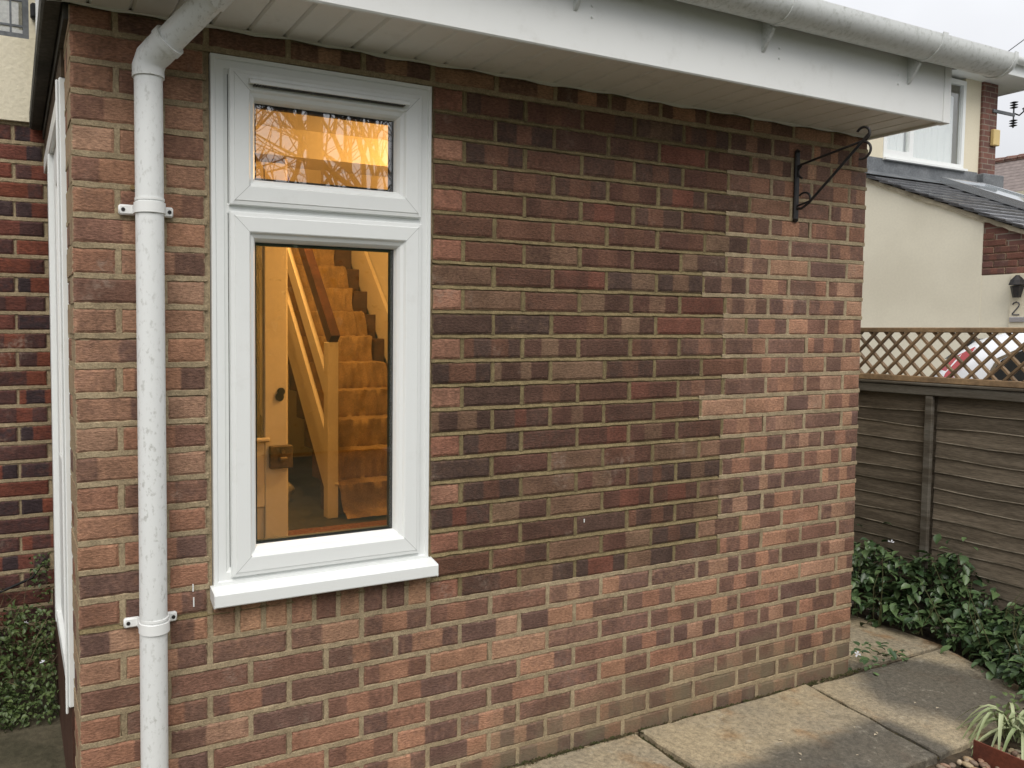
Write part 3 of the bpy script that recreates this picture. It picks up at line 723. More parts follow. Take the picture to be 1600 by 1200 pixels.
# ================================================================== INTERIOR
def inner(name, boxes, mat):
    g = MB()
    for b in boxes: g.box(*b)
    return g.build(name, mat, kind='structure')
inner('hall_floor', [(.10, 3.0, .25, 5.2, .12, .20)], mottled('slate_floor', (.035, .034, .033), (.065, .060, .056), 4, .45, .25, .003, 30))
inner('porch_inner_wall', [(.10, .345-.01, .236, .25, .2, 2.36), (1.02, 3.0, .236, .25, .2, 2.36), (.335, 1.02, .236, .25, .2, .70), (.335, 1.02, .236, .25, 2.19, 2.36),
      (2.94, 3.0, .25, 1.4, .2, 2.36), (1.95, 2.94, 1.33, 1.40, .2, 2.36), (.10, .14, .25, .31, .2, 2.36)], MT['paint'])
inner('porch_ceiling', [(.10, 3.0, .25, 1.40, 2.36, 2.40)], MT['paint'])
inner('hall_wall', [(2.60, 2.66, 1.40, 5.2, .2, 4.6), (.30, 2.66, 5.14, 5.2, .2, 4.6), (.10, .16, 1.65, 5.2, .2, 4.6), (.10, 2.66, 1.40, 1.64, 2.235, 2.94), (.10, 2.66, 1.652, 1.70, 2.94, 4.6), (1.90, 2.66, 1.40, 1.60, .2, 2.235)], MT['paint'])
inner('hall_ceiling', [(.10, 2.66, 1.65, 5.2, 4.6, 4.65)], MT['paint'])
def bulb(name, loc, power, label, r=.05):
    t = thing(name, loc, label, 'lamp')
    g = MB(); g.tube([(loc[0], loc[1], loc[2]+r*1.9), (loc[0], loc[1], loc[2]+r*.9)], .012, 10); g.build('flex', MT['black_seal'], t)
    g = MB(); g.tube([(loc[0], loc[1], loc[2]+r*math.sin(a)) for a in [R(-90+k*20) for k in range(10)]], [max(.003, r*math.cos(R(-90+k*20))) for k in range(10)], 12); g.build('glass_globe', emit('lamp_glow', (1, .55, .2), 6), t, smooth=60)
    l = bpy.data.lights.new(name, 'POINT'); l.energy = power; l.color = (1.0, .55, .17); l.shadow_soft_size = .07
    o = bpy.data.objects.new('lamp_light', l); o.parent = t; o.location = (0, 0, -r*1.6); C.objects.link(o)
bulb('porch_lamp', (1.95, .95, 2.20), 44, 'round warm globe lamp under the porch ceiling')
bulb('stair_lamp', (1.55, 2.75, 2.85), 82, 'warm globe lamp hanging over the stairs')

# front door standing open, rim lock
fd = thing('inner_door', (.65, 1.42, .2), 'cream painted panelled inner door with dark glazing and rim lock', 'door')
MT['door_paint'] = mottled('door_cream', (.68, .58, .43), (.63, .53, .39), 3, .45, .06, .002, 50, fine=.03)
DX0, DX1 = .25, 1.016
g = MB()
g.bbox(.909, DX1, 1.40, 1.445, .22, 2.20, .003); g.bbox(DX0, .35, 1.40, 1.445, .22, 2.20, .003); g.build('stile', MT['door_paint'], fd)
g = MB(); g.bbox(.351, .908, 1.402, 1.443, .62, .93, .003); g.bbox(.351, .908, 1.402, 1.443, 2.06, 2.20, .003); g.bbox(.351, .908, 1.402, 1.443, .22, .40, .003); g.build('rail', MT['door_paint'], fd)
g = MB(); g.bbox(.36, .93, 1.380, 1.401, .925, .945, .006); g.build('glazing_bar', MT['door_paint'], fd)
g = MB(); g.box(.351, .908, 1.418, 1.424, .93, 2.06); g.build('pane', MT['glass'], fd)
g = MB(); n = 40
for k in range(n):
    xa = .351+.557*k/n; xb = .351+.557*(k+1)/n; ya = 1.47+.012*math.sin(k*1.9); yb = 1.47+.012*math.sin((k+1)*1.9)
    g.quad((xa, ya, .93), (xb, yb, .93), (xb, yb, 2.06), (xa, ya, 2.06))
g.build('curtain', mottled('grey_curtain', (.060, .054, .046), (.04, .036, .03), 10, .95, .1), fd)
g = MB(); g.bbox(.351, .62, 1.415, 1.43, .40, .62, .002); g.bbox(.66, .908, 1.415, 1.43, .40, .62, .002); g.build('panel', MT['door_paint'], fd)
g = MB(); g.bbox(.925, 1.035, 1.372, 1.3995, .80, .905, .004); lk = g.build('rim_lock', mottled('bronze_lock', (.16, .115, .07), (.11, .08, .05), 20, .45, .2, metal=.5), fd)
g = MB(); g.bbox(.965, 1.005, 1.352, 1.372, .835, .855, .005); g.tube([(.985, 1.372, .88), (.985, 1.362, .88)], .010, 12); g.build('latch_knob', plain('latch', (.2, .15, .09), .4, .6), lk)
g = MB(); g.tube([(.985, 1.399, 1.155), (.985, 1.390, 1.155)], .018, 14); g.tube([(.978, 1.399, 1.130), (.978, 1.392, 1.130)], .020, 14); g.build('escutcheon', MT['iron'], fd)
g = MB(); g.box(1.024, 1.036, 1.45, 1.62, .2, 2.235); tag(g.build('door_stop', MT['door_paint']), 'narrow cream door lining beside the open inner door', 'door lining')

# staircase
st = thing('staircase', (2.17, 2.75, .2), 'steep carpeted staircase with cream newel and dark handrail seen through the window', 'staircase')
MT['carpet'] = mottled('brown_carpet', (.135, .080, .050), (.10, .060, .038), 10, .98, .5, .004, 150)
RISE, GO, SY, SX0, SX1, FZ = .195, .17, 2.75, 1.79, 2.565, .20
stepm = None
for k in range(1, 13):
    if stepm is None:
        g = MB(); g.bbox(SX0, SX1, 0, .26, -.20, 0, .006); stepm = g.mesh('step', MT['carpet'])
    link('step', stepm, st, (0, SY+GO*(k-1), FZ+RISE*k))
g = MB(); g.bbox(1.715, 1.79, 2.675, 2.75, FZ, 1.36, .004); g.build('newel_post', MT['door_paint'], st)
sl_ = Vector((0, GO, RISE)); a0 = Vector((1.752, 2.66, 1.375))
g = MB(); g.beam(a0, a0+sl_*9, .062, .085); g.build('handrail', mottled('handrail_wood', (.085, .032, .018), (.055, .022, .014), 8, .35, .1), st)
for dz in (.33, .72):
    g = MB(); a = Vector((1.752, 2.752, 1.36-dz)); g.beam(a, a+sl_*8.5, .03, .105); g.build('balustrade_board', MT['door_paint'], st)
g = MB(); a = Vector((1.778, 2.74, .36)); g.beam(a, a+sl_*9, .022, .20); g.build('stringer', MT['door_paint'], st)
g = MB(); a = Vector((2.575, 2.70, .40)); g.beam(a, a+sl_*11, .030, .26); g.build('wall_stringer', MT['door_paint'], st)
# dust sheet over the stairs
g = MB(); nu = 44; path = []
for k in range(0, 12):
    y = SY+GO*(k-1); z = FZ+RISE*k
    if k == 0: path += [(SY-.16, FZ+.010), (SY-.10, FZ+.03), (SY-.045, FZ+.03)]; continue
    for t in (.2, .5, .8): path.append((y-.020-.014*(t < .5), z-RISE*(1-t)))
    path += [(y-.012, z+.010), (y+.03, z+.018), (y+.09, z+.012), (y+.14, z+.016)]
rnd = random.Random(4)
nz = [[rnd.uniform(-1, 1) for _ in range(nu+1)] for _ in path]
for j, (y, z) in enumerate(path):
    f = j/len(path); xl = 1.815+.02*math.sin(j*.6); xr = 2.52-.14*f+.025*math.sin(j*.45)
    for i in range(nu+1):
        t = i/nu; wv = .008*math.sin(i*.45+j*.7)+.006*math.sin(i*1.05-j*.33)+.007*nz[j][i]
        g.v.append((xl+(xr-xl)*t, y-.012-abs(wv), z+.6*abs(wv)))
for j in range(len(path)-1):
    for i in range(nu): a = j*(nu+1)+i; g.f.append((a, a+1, a+nu+2, a+nu+1))
tag(g.build('dust_sheet', mottled('dust_sheet', (.36, .235, .110), (.27, .175, .08), 9, .95, .3, .004, 120), smooth=60, fix=False), 'crumpled tan dust sheet draped down the stairs', 'dust sheet')
g = MB(); g.bbox(.9, 2.58, 2.28, 2.46, FZ, FZ+.012, .003); tag(g.build('doormat', mottled('red_mat', (.16, .05, .035), (.20, .11, .08), 60, .95, .5, .003, 200)), 'reddish flecked mat on the hall floor', 'mat')
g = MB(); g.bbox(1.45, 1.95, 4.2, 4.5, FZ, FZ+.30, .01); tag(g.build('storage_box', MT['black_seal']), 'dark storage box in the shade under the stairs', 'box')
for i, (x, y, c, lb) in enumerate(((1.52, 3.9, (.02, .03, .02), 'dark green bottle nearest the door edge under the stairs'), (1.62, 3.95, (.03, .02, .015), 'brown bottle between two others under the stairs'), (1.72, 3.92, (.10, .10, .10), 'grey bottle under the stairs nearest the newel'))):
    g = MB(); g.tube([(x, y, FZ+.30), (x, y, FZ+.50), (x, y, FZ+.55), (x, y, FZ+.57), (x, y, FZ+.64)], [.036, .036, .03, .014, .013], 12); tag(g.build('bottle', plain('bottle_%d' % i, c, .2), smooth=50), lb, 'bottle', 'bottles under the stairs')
g = MB(); g.box(1.40, 1.80, 3.8, 4.15, FZ+.285, FZ+.30); g.box(1.41, 1.43, 3.82, 4.12, FZ, FZ+.285); g.box(1.77, 1.79, 3.82, 4.12, FZ, FZ+.285); tag(g.build('low_shelf', MT['timber_brown']), 'low wooden shelf holding bottles under the stairs', 'shelf')
bmx = bmesh.new(); bmesh.ops.create_icosphere(bmx, subdivisions=3, radius=1)
for v in bmx.verts:
    n = 1+.12*math.sin(v.co.x*7+v.co.z*5)+.08*math.sin(v.co.y*11); v.co = Vector((v.co.x*.16*n, v.co.y*.12*n, max(-.07, v.co.z*.10*n)))
me = bpy.data.meshes.new('bag'); bmx.to_mesh(me); bmx.free(); me.materials.append(mottled('cloth_bag', (.45, .38, .27), (.36, .30, .2), 10, .9, .3)); me.polygons.foreach_set('use_smooth', [True]*len(me.polygons))
link('bag', me, None, (1.52, 3.30, FZ+.07), label='crumpled pale cloth bag on the hall floor', cat='bag')

# ================================================================== FENCE AND TRELLIS
fn = thing('fence', (3.9, .3, 0), 'dark weathered overlapping board fence behind the green plants', 'fence')
FX = 3.9
FY = [-2.9, -1.40, .205, 1.85, 3.6]
for a, b in zip(FY, FY[1:]):
    for k in range(15):
        z0 = .02+k*.074; n = 14; g = MB(); base = 0
        ph = random.uniform(0, 6); ph2 = random.uniform(0, 6)
        for j in range(n+1):
            y = a+.02+(b-a-.04)*j/n; wv = .004*math.sin(y*5+ph)+.003*math.sin(y*13+ph2)
            g.v += [(FX-.0115, y, z0+wv), (FX-.006, y, z0+wv-.001), (FX+.004, y, z0+.092), (FX-.003, y, z0+.093), (FX-.0112, y, z0+wv+.0042)]
        for j in range(n):
            p = 5*j
            g.f += [(p, p+5, p+6, p+1), (p+1, p+6, p+7, p+2), (p+2, p+7, p+8, p+3), (p+3, p+8, p+9, p+4), (p+4, p+9, p+5, p)]
        g.f += [(0, 1, 2, 3, 4), (5*n+4, 5*n+3, 5*n+2, 5*n+1, 5*n)]
        o = g.build('board', MT['wood_dark'], fn); o.data.materials.append(MT['wood_edge'])
        for pl in o.data.polygons:
            if pl.area < .0035*.3 and len(pl.vertices) == 4: pl.material_index = 1
for y in FY:
    g = MB(); g.bbox(FX-.046, FX-.024, y-.017, y+.017, 0, 1.135, .003); g.build('batten', MT['wood_grey'], fn)
    g = MB(); g.bbox(FX+.012, FX+.09, y-.04, y+.04, -.1, 1.14, .005); g.build('post', MT['wood_dark'], fn)
g = MB(); g.bbox(FX-.048, FX+.010, -2.95, 3.65, 1.137, 1.182, .004); g.build('top_rail', MT['wood_grey'], fn)
g = MB(); g.bbox(FX-.055, FX+.015, -2.95, 3.65, 1.184, 1.197, .003); g.build('capping', MT['wood_grey'], fn)
tr = thing('trellis', (FX, .3, 1.2), 'brown diamond lattice trellis fixed on top of the fence', 'trellis')
g = MB(); g.bbox(FX-.038, FX-.002, -2.95, 1.9, 1.1985, 1.228, .003); g.bbox(FX-.038, FX-.002, -2.95, 1.9, 1.441, 1.4655, .003); g.build('rail', MT['trellis'], tr)
smh = {}
for sgn in (1, -1):
    g = MB(); yo = .102*sgn; xo = FX-.014 if sgn > 0 else FX-.026
    g.beam((0, -yo, -.1135), (0, yo, .1135), .0095, .0205, (1, 0, 0)); g2 = MB(); g2.v = [(x, y, z) for x, y, z in g.v]; g2.f = g.f
    smh[sgn] = (g2.mesh('slat', MT['trellis']), xo)
for k in range(60):
    for sgn in (1, -1):
        y = -2.755+k*.0775
        if y > 1.75: continue
        link('slat', smh[sgn][0], tr, (smh[sgn][1], y, 1.3345))

# ================================================================== PLANTS
def leaf_verts(l, wd, fold=.25, droop=.15):
    """a pointed oval leaf along +Y, 8 tris"""
    V = [(0, 0, 0), (-wd*.42, l*.28, wd*fold*.6), (-wd*.5, l*.5, wd*fold*.7), (-wd*.33, l*.77, wd*fold*.4), (0, l, -l*droop), (wd*.33, l*.77, wd*fold*.4), (wd*.5, l*.5, wd*fold*.7), (wd*.42, l*.28, wd*fold*.6), (0, l*.28, 0), (0, l*.5, -l*droop*.1), (0, l*.77, -l*droop*.4)]
    F = [(0, 8, 1), (1, 8, 9, 2), (2, 9, 10, 3), (3, 10, 4), (0, 7, 8), (8, 7, 6, 9), (9, 6, 5, 10), (10, 5, 4)]
    return V, F
def leaves_mesh(name, items, mat):
    V = []; F = []; A = []
    for lv, lf, mtx, val in items:
        o = len(V); V += [tuple(mtx @ Vector(v)) for v in lv]; F += [tuple(o+i for i in f) for f in lf]; A += [val]*len(lv)
    me = bpy.data.meshes.new(name); me.from_pydata(V, [], F); a = me.attributes.new('lv', 'FLOAT', 'POINT'); a.data.foreach_set('value', A)
    me.materials.append(mat); me.polygons.foreach_set('use_smooth', [True]*len(F)); me.update(); return me
MT['leaf'] = leaf_mat('periwinkle_leaf', (.022, .050, .020), (.120, .185, .072), .38)
MT['leaf_small'] = leaf_mat('hedge_leaf', (.032, .060, .018), (.100, .140, .045), .5)
MT['stem'] = plain('stem', (.10, .10, .045), .7)
pw = thing('periwinkle', (3.7, .1, 0), 'mound of dark green periwinkle leaves against the fence', 'plant')
variants = [leaf_verts(.040+.004*k, .026+.002*(k % 3), random.uniform(.1, .4), random.uniform(.05, .35)) for k in range(6)]
vm_ = []
for V, F in variants:
    vm_.append(leaves_mesh('leaf', [(V, F, Matrix.Identity(4), random.random()*.5)], MT['leaf']))
def edge_x(y):      # front boundary of the mound against the slabs
    pts = [(-1.6, 2.95), (-.9, 3.2), (-.55, 3.36), (-.40, 3.44), (-.22, 3.60), (.0, 3.72), (.12, 3.70), (.35, 3.58), (.6, 3.45), (1.2, 3.35)]
    for (a, b), (c, d) in zip(pts, pts[1:]):
        if a <= y <= c: return b+(d-b)*(y-a)/(c-a)
    return pts[-1][1] if y > 1 else pts[0][1]
rnd = random.Random(11)
lv = []
for k in range(4600):
    y = rnd.uniform(-1.35, 1.1); e = edge_x(y)-.02-(.10*rnd.random() if rnd.random() < .07 else 0)+.02*math.sin(y*31); xx = e+(FX-.03-e)*rnd.random()**.9; f = (xx-e)/(FX-.03-e)
    hh = (.30+.06*math.sin(y*6)+.045*math.sin(y*15+1)+.03*math.sin(xx*20+y*9)+(.16*rnd.random() if rnd.random() < .05 else 0))*(min(1, f*1.5+.12))**.75
    if y < -.55: hh *= .75
    t = rnd.random()**.45; z = .015+hh*t+rnd.uniform(-.01, .02)
    az = rnd.uniform(0, 2*math.pi)
    if rnd.random() < .6: az = R(90)+rnd.uniform(-1.3, 1.3)     # mostly pointing towards the open side
    mtx = Matrix.Translation((xx, y, z)) @ Matrix.Rotation(az, 4, 'Z') @ Matrix.Rotation(rnd.uniform(-.95, .45), 4, 'X') @ Matrix.Rotation(rnd.uniform(-.5, .5), 4, 'Y') @ Matrix.Scale(rnd.choice((.55, .7, .85, 1, 1.1, 1.25)), 4)
    u, v, wdp = px((xx, y, z)); sc_ = (t*t+.15)/wdp/wdp*(1 if 1325 < u < 1605 and 830 < v < 1200 else .01)*rnd.uniform(.8, 1.2)
    lv.append((sc_, rnd.randrange(6), mtx, rnd.random()))
lv.sort(key=lambda t: -t[0])
for s, vi, mtx, val in lv[:300]:
    o = bpy.data.objects.new('leaf', vm_[vi]); C.objects.link(o); o.parent = pw
    o.matrix_local = Matrix.Translation(-WL[pw.name]) @ mtx
link('foliage', leaves_mesh('foliage', [(variants[vi][0], variants[vi][1], m, val) for s, vi, m, val in lv[300:]], MT['leaf']), pw, kind='stuff')
g = MB()
for k in range(110):
    y = rnd.uniform(-1.2, 1.0); e = edge_x(y); a = Vector((rnd.uniform(e, FX-.05), y, .02)); b = a+Vector((rnd.uniform(-.12, .06), rnd.uniform(-.15, .15), rnd.uniform(.15, .38))); mid = (a+b)/2+Vector((-.03, rnd.uniform(-.04, .04), .05))
    g.tube([a, mid, b], [.0022, .0018, .001], 4)
g.build('stem', MT['stem'], pw, fix=False, kind='stuff')
def flower(loc, tilt, parent, s0=.62):
    g = MB()
    kp = rnd.choice((3, 4))
    for k in range(kp):
        a = 2*math.pi*k/5+rnd.uniform(-.25, .25); d = Vector((math.cos(a), math.sin(a), 0)); s = Vector((-d.y, d.x, 0))
        g.v += [tuple(q) for q in (Vector((0, 0, 0)), d*.009+s*.004+Vector((0, 0, .002)), d*.019*rnd.uniform(.8, 1.2)+s*.007+Vector((0, 0, rnd.uniform(-.006, .006))), d*.021-s*.004, d*.009-s*.004+Vector((0, 0, .002)))]
        g.f.append(tuple(range(5*k, 5*k+5)))
    g.v = [(x*s0, y*s0, z*s0) for x, y, z in g.v]; me = g.mesh('flower', MT['petal'], fix=False); o = link('flower', me, parent, loc); o.rotation_euler = tilt; return o
MT['petal'] = plain('petal_white', (.55, .56, .60), .7)
def at(u, v, axis, val):
    d = fw+rt*((u-U0)/FPX)-up*((v-V0)/FPX); t = (val-CAM[axis])/d[axis]; return CAM+d*t
flower(at(1392, 847, 0, 3.80), (R(70), 0, R(-60)), pw); flower(at(1358, 873, 0, 3.74), (R(60), .2, R(-50)), pw)
# seedlings at the wall corner
cp = thing('corner_weed', (3.12, -.02, .0), 'small leafy weed with white flower at the foot of the wall corner', 'weed')
it = []
for k in range(46):
    x = 3.06+rnd.random()*.30; y = -.035+rnd.uniform(-.03, .07)+(x-3.06)*.03; z = .018+rnd.random()**1.6*.10*(1.2-(x-3.06)*2.5)
    mtx = Matrix.Translation((x, y, z)) @ Matrix.Rotation(rnd.uniform(0, 6.3), 4, 'Z') @ Matrix.Rotation(rnd.uniform(-.6, .5), 4, 'X') @ Matrix.Scale(rnd.uniform(.5, .95), 4)
    o = bpy.data.objects.new('leaf', vm_[k % 6]); C.objects.link(o); o.parent = cp; o.matrix_local = Matrix.Translation(-WL[cp.name]) @ mtx
flower(at(1340, 1022, 1, -.04), (R(60), 0, R(-30)), cp)
# ribbon plant by the gravel
rp = thing('ribbon_grass', (2.99, -.60, .0), 'pale variegated strappy plant arching over the slab edge', 'plant')
MT['blade'] = leaf_mat('variegated_blade', (.16, .22, .085), (.36, .40, .22), .45)
def blade(base, az, ln, rise, wd):
    V = []; F = []; n = 8
    for k in range(n+1):
        t = k/n; r = ln*t*(.55+.35*t); z = rise*(1-(1-2.0*t)**2) if True else 0
        z = rise*4*t*(1-t)*.9+rise*.1*t-(.06*t*t); ww = wd*(math.sin(math.pi*min(1, .15+t*.85))**.7)*.5+.0004
        p = Vector(base)+Vector((math.cos(az)*r, math.sin(az)*r, z)); s = Vector((-math.sin(az), math.cos(az), 0))*ww
        V += [tuple(p-s+Vector((0, 0, ww*.5))), tuple(p), tuple(p+s+Vector((0, 0, ww*.5)))]
    for k in range(n): a = 3*k; F += [(a, a+1, a+4, a+3), (a+1, a+2, a+5, a+4)]
    return V, F
for k in range(34):
    az = rnd.uniform(0, 6.283) if k > 16 else R(rnd.uniform(120, 300))
    V, F = blade((3.01+rnd.uniform(-.03, .05), -.60+rnd.uniform(-.04, .03), .02), az, rnd.uniform(.12, .24), rnd.uniform(.05, .13), rnd.uniform(.009, .014))
    link('blade', leaves_mesh('blade', [(V, F, Matrix.Identity(4), rnd.random())], MT['blade']), rp, (0, 0, 0))
low = thing('low_weeds', (3.15, -.7, 0), 'low green weeds behind the pale strappy plant', 'weeds')
it = []
for k in range(420):
    x = rnd.uniform(2.95, 3.45); y = rnd.uniform(-1.0, -.48); 
    if x < 3.05 and y > -.62: continue
    mtx = Matrix.Translation((x, y, rnd.random()*.10)) @ Matrix.Rotation(rnd.uniform(0, 6.3), 4, 'Z') @ Matrix.Rotation(rnd.uniform(-.8, .5), 4, 'X') @ Matrix.Scale(rnd.uniform(.4, .9), 4)
    it.append((*variants[k % 6], mtx, .6+.6*rnd.random()))
link('foliage', leaves_mesh('foliage', it, MT['leaf_small']), low, kind='stuff')
# rust-red edging and gravel
e0 = at(1522, 1150, 2, .075); e1 = at(1612, 1192, 2, .075)
g = MB(); g.beam((e0.x, e0.y, .020), (e1.x+.02, e1.y-.05, .020), .006, .085); tag(g.build('edging_strip', mottled('rust_edging', (.14, .040, .022), (.10, .032, .02), 12, .7, .3, .002, 80)), 'rust-red edging strip between gravel and the strappy plant', 'edging')
g = MB(); cols = []
ico = bmesh.new(); bmesh.ops.create_icosphere(ico, subdivisions=2, radius=1); IV = [v.co.copy() for v in ico.verts]; IF = [tuple(v.index for v in f.verts) for f in ico.faces]; ico.free()
for k in range(900):
    x = rnd.uniform(1.9, 2.98); y = rnd.uniform(-1.05, -.585)
    s = Vector((rnd.uniform(.008, .020), rnd.uniform(.007, .014), rnd.uniform(.005, .011))); q = Matrix.Rotation(rnd.uniform(0, 6.3), 3, 'Z') @ Matrix.Rotation(rnd.uniform(-.4, .4), 3, 'X')
    o = len(g.v); a, b = rnd.uniform(2, 4), rnd.uniform(0, 6); c = rnd.random(); z = -.006+rnd.random()*.012
    for v in IV:
        m = 1+.10*math.sin(v.x*a+b)+.08*math.sin(v.y*a*1.7-b); p = q @ Vector((v.x*s.x*m, v.y*s.y*m, v.z*s.z*m)); g.v.append((p.x+x, p.y+y, p.z+z)); cols.append(c)
    g.f += [tuple(o+i for i in f) for f in IF]
m, N_, L_, b_ = newmat('pebble'); a_ = N_.new('ShaderNodeAttribute'); a_.attribute_name = 'lv'
r_ = ramp(N_, [(0, (.30, .20, .11)), (.25, (.42, .33, .20)), (.45, (.20, .15, .11)), (.65, (.34, .20, .13)), (.85, (.50, .43, .30)), (1, (.14, .12, .10))]); L_.new(a_.outputs['Fac'], r_.inputs[0])
n_ = noise(N_, L_, 120, 4); L_.new(mix(N_, L_, mrange(N_, L_, n_.outputs['Fac'], .3, .7, .7, 1.1), (0, 0, 0), r_.outputs[0]), b_.inputs['Base Color']); b_.inputs['Roughness'].default_value = .6
me = g.mesh('gravel', m, smooth=80, fix=False); at_ = me.attributes.new('lv', 'FLOAT', 'POINT'); at_.data.foreach_set('value', cols)
link('gravel', me, kind='stuff', label='mixed brown and cream pebbles at the slab edge', cat='gravel')
# dirt, moss and litter along the foot of the wall and in the joints
g = MB(); it = []
for k in range(900):
    t = rnd.random()
    if t < .6: x = rnd.uniform(.2, 3.1); y = -.010+rnd.uniform(-.016, .004)
    elif t < .8: f = rnd.random(); x = 2.745+(2.664-2.745)*f+jit(.006); y = -.02-.54*f
    else: f = rnd.random(); x = 1.845-.008*f+jit(.005); y = -.02-.54*f
    s = rnd.uniform(.002, .010); o = len(g.v)
    for v in IV[:12]: g.v.append((x+v.x*s*1.5, y+v.y*s, .016+v.z*s*.8+(.004 if t < .6 else -.010)))
    g.f += [(o+a, o+b, o+c) for a, b, c in ((0, 1, 2), (1, 0, 5), (0, 2, 3), (0, 3, 4), (0, 4, 5), (1, 5, 10), (2, 1, 6), (3, 2, 7), (4, 3, 8), (5, 4, 9))]
tag(g.build('moss_litter', mottled('moss', (.05, .055, .018), (.10, .075, .04), 30, .95, .4, .003, 100), fix=False), 'moss and dirt crumbs in the joint at the foot of the wall', 'moss', kind='stuff')
for i, (u, v, az) in enumerate(((1353, 978, .3), (1340, 1010, 1.2), (1430, 1098, .4), (1550, 1140, 2.0), (1365, 1065, .8), (1325, 1140, 1.9))):
    pass
g = MB()
for u, v in ((1430, 1098), (1351, 1113), (1465, 1106), (1370, 1145), (1340, 1180), (1335, 1136), (1250, 1178), (1220, 1156), (1368, 1148), (1250, 1187)):
    p = at(u, v, 2, .027); a = rnd.uniform(0, 6.3); d = Vector((math.cos(a), math.sin(a), 0)); s = Vector((-d.y, d.x, 0)); l = rnd.uniform(.004, .010)
    g.quad(p-d*l, p-s*l*.5+Vector((0, 0, .002)), p+d*l, p+s*l*.5+Vector((0, 0, .003)))
tag(g.build('leaf_litter', plain('dry_litter', (.42, .36, .26), .9), fix=False), 'scattered pale dry scraps lying on the paving slabs', 'litter', kind='stuff')

# left-hand greenery
gh = thing('creeping_shrub', (-.3, 1.2, 0), 'tangled green shrub growing at the foot of the dark brick wall', 'shrub')
sv, sf = leaf_verts(.020, .013, .3, .2); it = []
for k in range(9500):
    x = rnd.uniform(-1.3, -.012); y = rnd.uniform(.95, 1.385)
    hh = .40*min(1, (y-.90)/.30)*(1+.25*math.sin(x*11)+.12*math.sin(x*29+y*9))
    if y > 1.27 and x > -.09: hh = .52
    z = hh*rnd.random()**.5
    mtx = Matrix.Translation((x, y, z)) @ Matrix.Rotation(rnd.uniform(0, 6.3), 4, 'Z') @ Matrix.Rotation(rnd.uniform(-1.1, .8), 4, 'X') @ Matrix.Rotation(rnd.uniform(-.7, .7), 4, 'Y') @ Matrix.Scale(rnd.uniform(.5, 1.3), 4)
    it.append((sv, sf, mtx, rnd.random()*1.0))
link('foliage', leaves_mesh('foliage', it, MT['leaf_small']), gh, kind='stuff')
g = MB()
for k in range(90):
    x = rnd.uniform(-.8, -.02); y = rnd.uniform(1.0, 1.37); a = Vector((x, y, rnd.uniform(.05, .3))); b = a+Vector((rnd.uniform(-.12, .12), rnd.uniform(-.1, .05), rnd.uniform(.02, .25))); g.tube([a, (a+b)/2+Vector((jit(.03), jit(.03), .03)), b], [.0018, .0015, .0008], 4)
g.build('twig', mottled('twig', (.16, .12, .07), (.10, .08, .045), 20, .9, 0), gh, fix=False, kind='stuff')
flower((-.11, 1.04, .36), (R(30), .4, .3), gh, .4); flower((-.06, .99, .22), (R(40), -.5, .1), gh, .5)

def flatbrick(name, c1, c2, cm, s, yz=False):
    m, N, L, b = newmat(name); g = N.new('ShaderNodeNewGeometry'); sp = N.new('ShaderNodeSeparateXYZ'); cb = N.new('ShaderNodeCombineXYZ'); L.new(g.outputs['Position'], sp.inputs[0])
    L.new(math2(N, L, 'ADD', sp.outputs['X'], sp.outputs['Y']), cb.inputs[0]); L.new(sp.outputs['Z'], cb.inputs[1])
    t = N.new('ShaderNodeTexBrick'); t.inputs['Scale'].default_value = 1; t.inputs['Brick Width'].default_value = .225; t.inputs['Row Height'].default_value = .075; t.inputs['Mortar Size'].default_value = .006
    for k, c in (('Color1', c1), ('Color2', c2), ('Mortar', cm)): t.inputs[k].default_value = (*c, 1)
    L.new(cb.outputs[0], t.inputs['Vector']); n = noise(N, L, 14, 4); L.new(mix(N, L, mrange(N, L, n.outputs['Fac'], .3, .7, .7, 1.0), (.05, .03, .025), t.outputs['Color']), b.inputs['Base Color']); b.inputs['Roughness'].default_value = .9
    bump(N, L, b, t.outputs['Fac'], -.4, .006); return m
MT['pier'] = flatbrick('far_brick', (.20, .085, .062), (.13, .062, .052), (.26, .22, .17), 1)
MT['render3'] = mottled('cream_upper', (.70, .64, .50), (.67, .61, .47), 2, .9, .06, .003, 50, fine=.03)
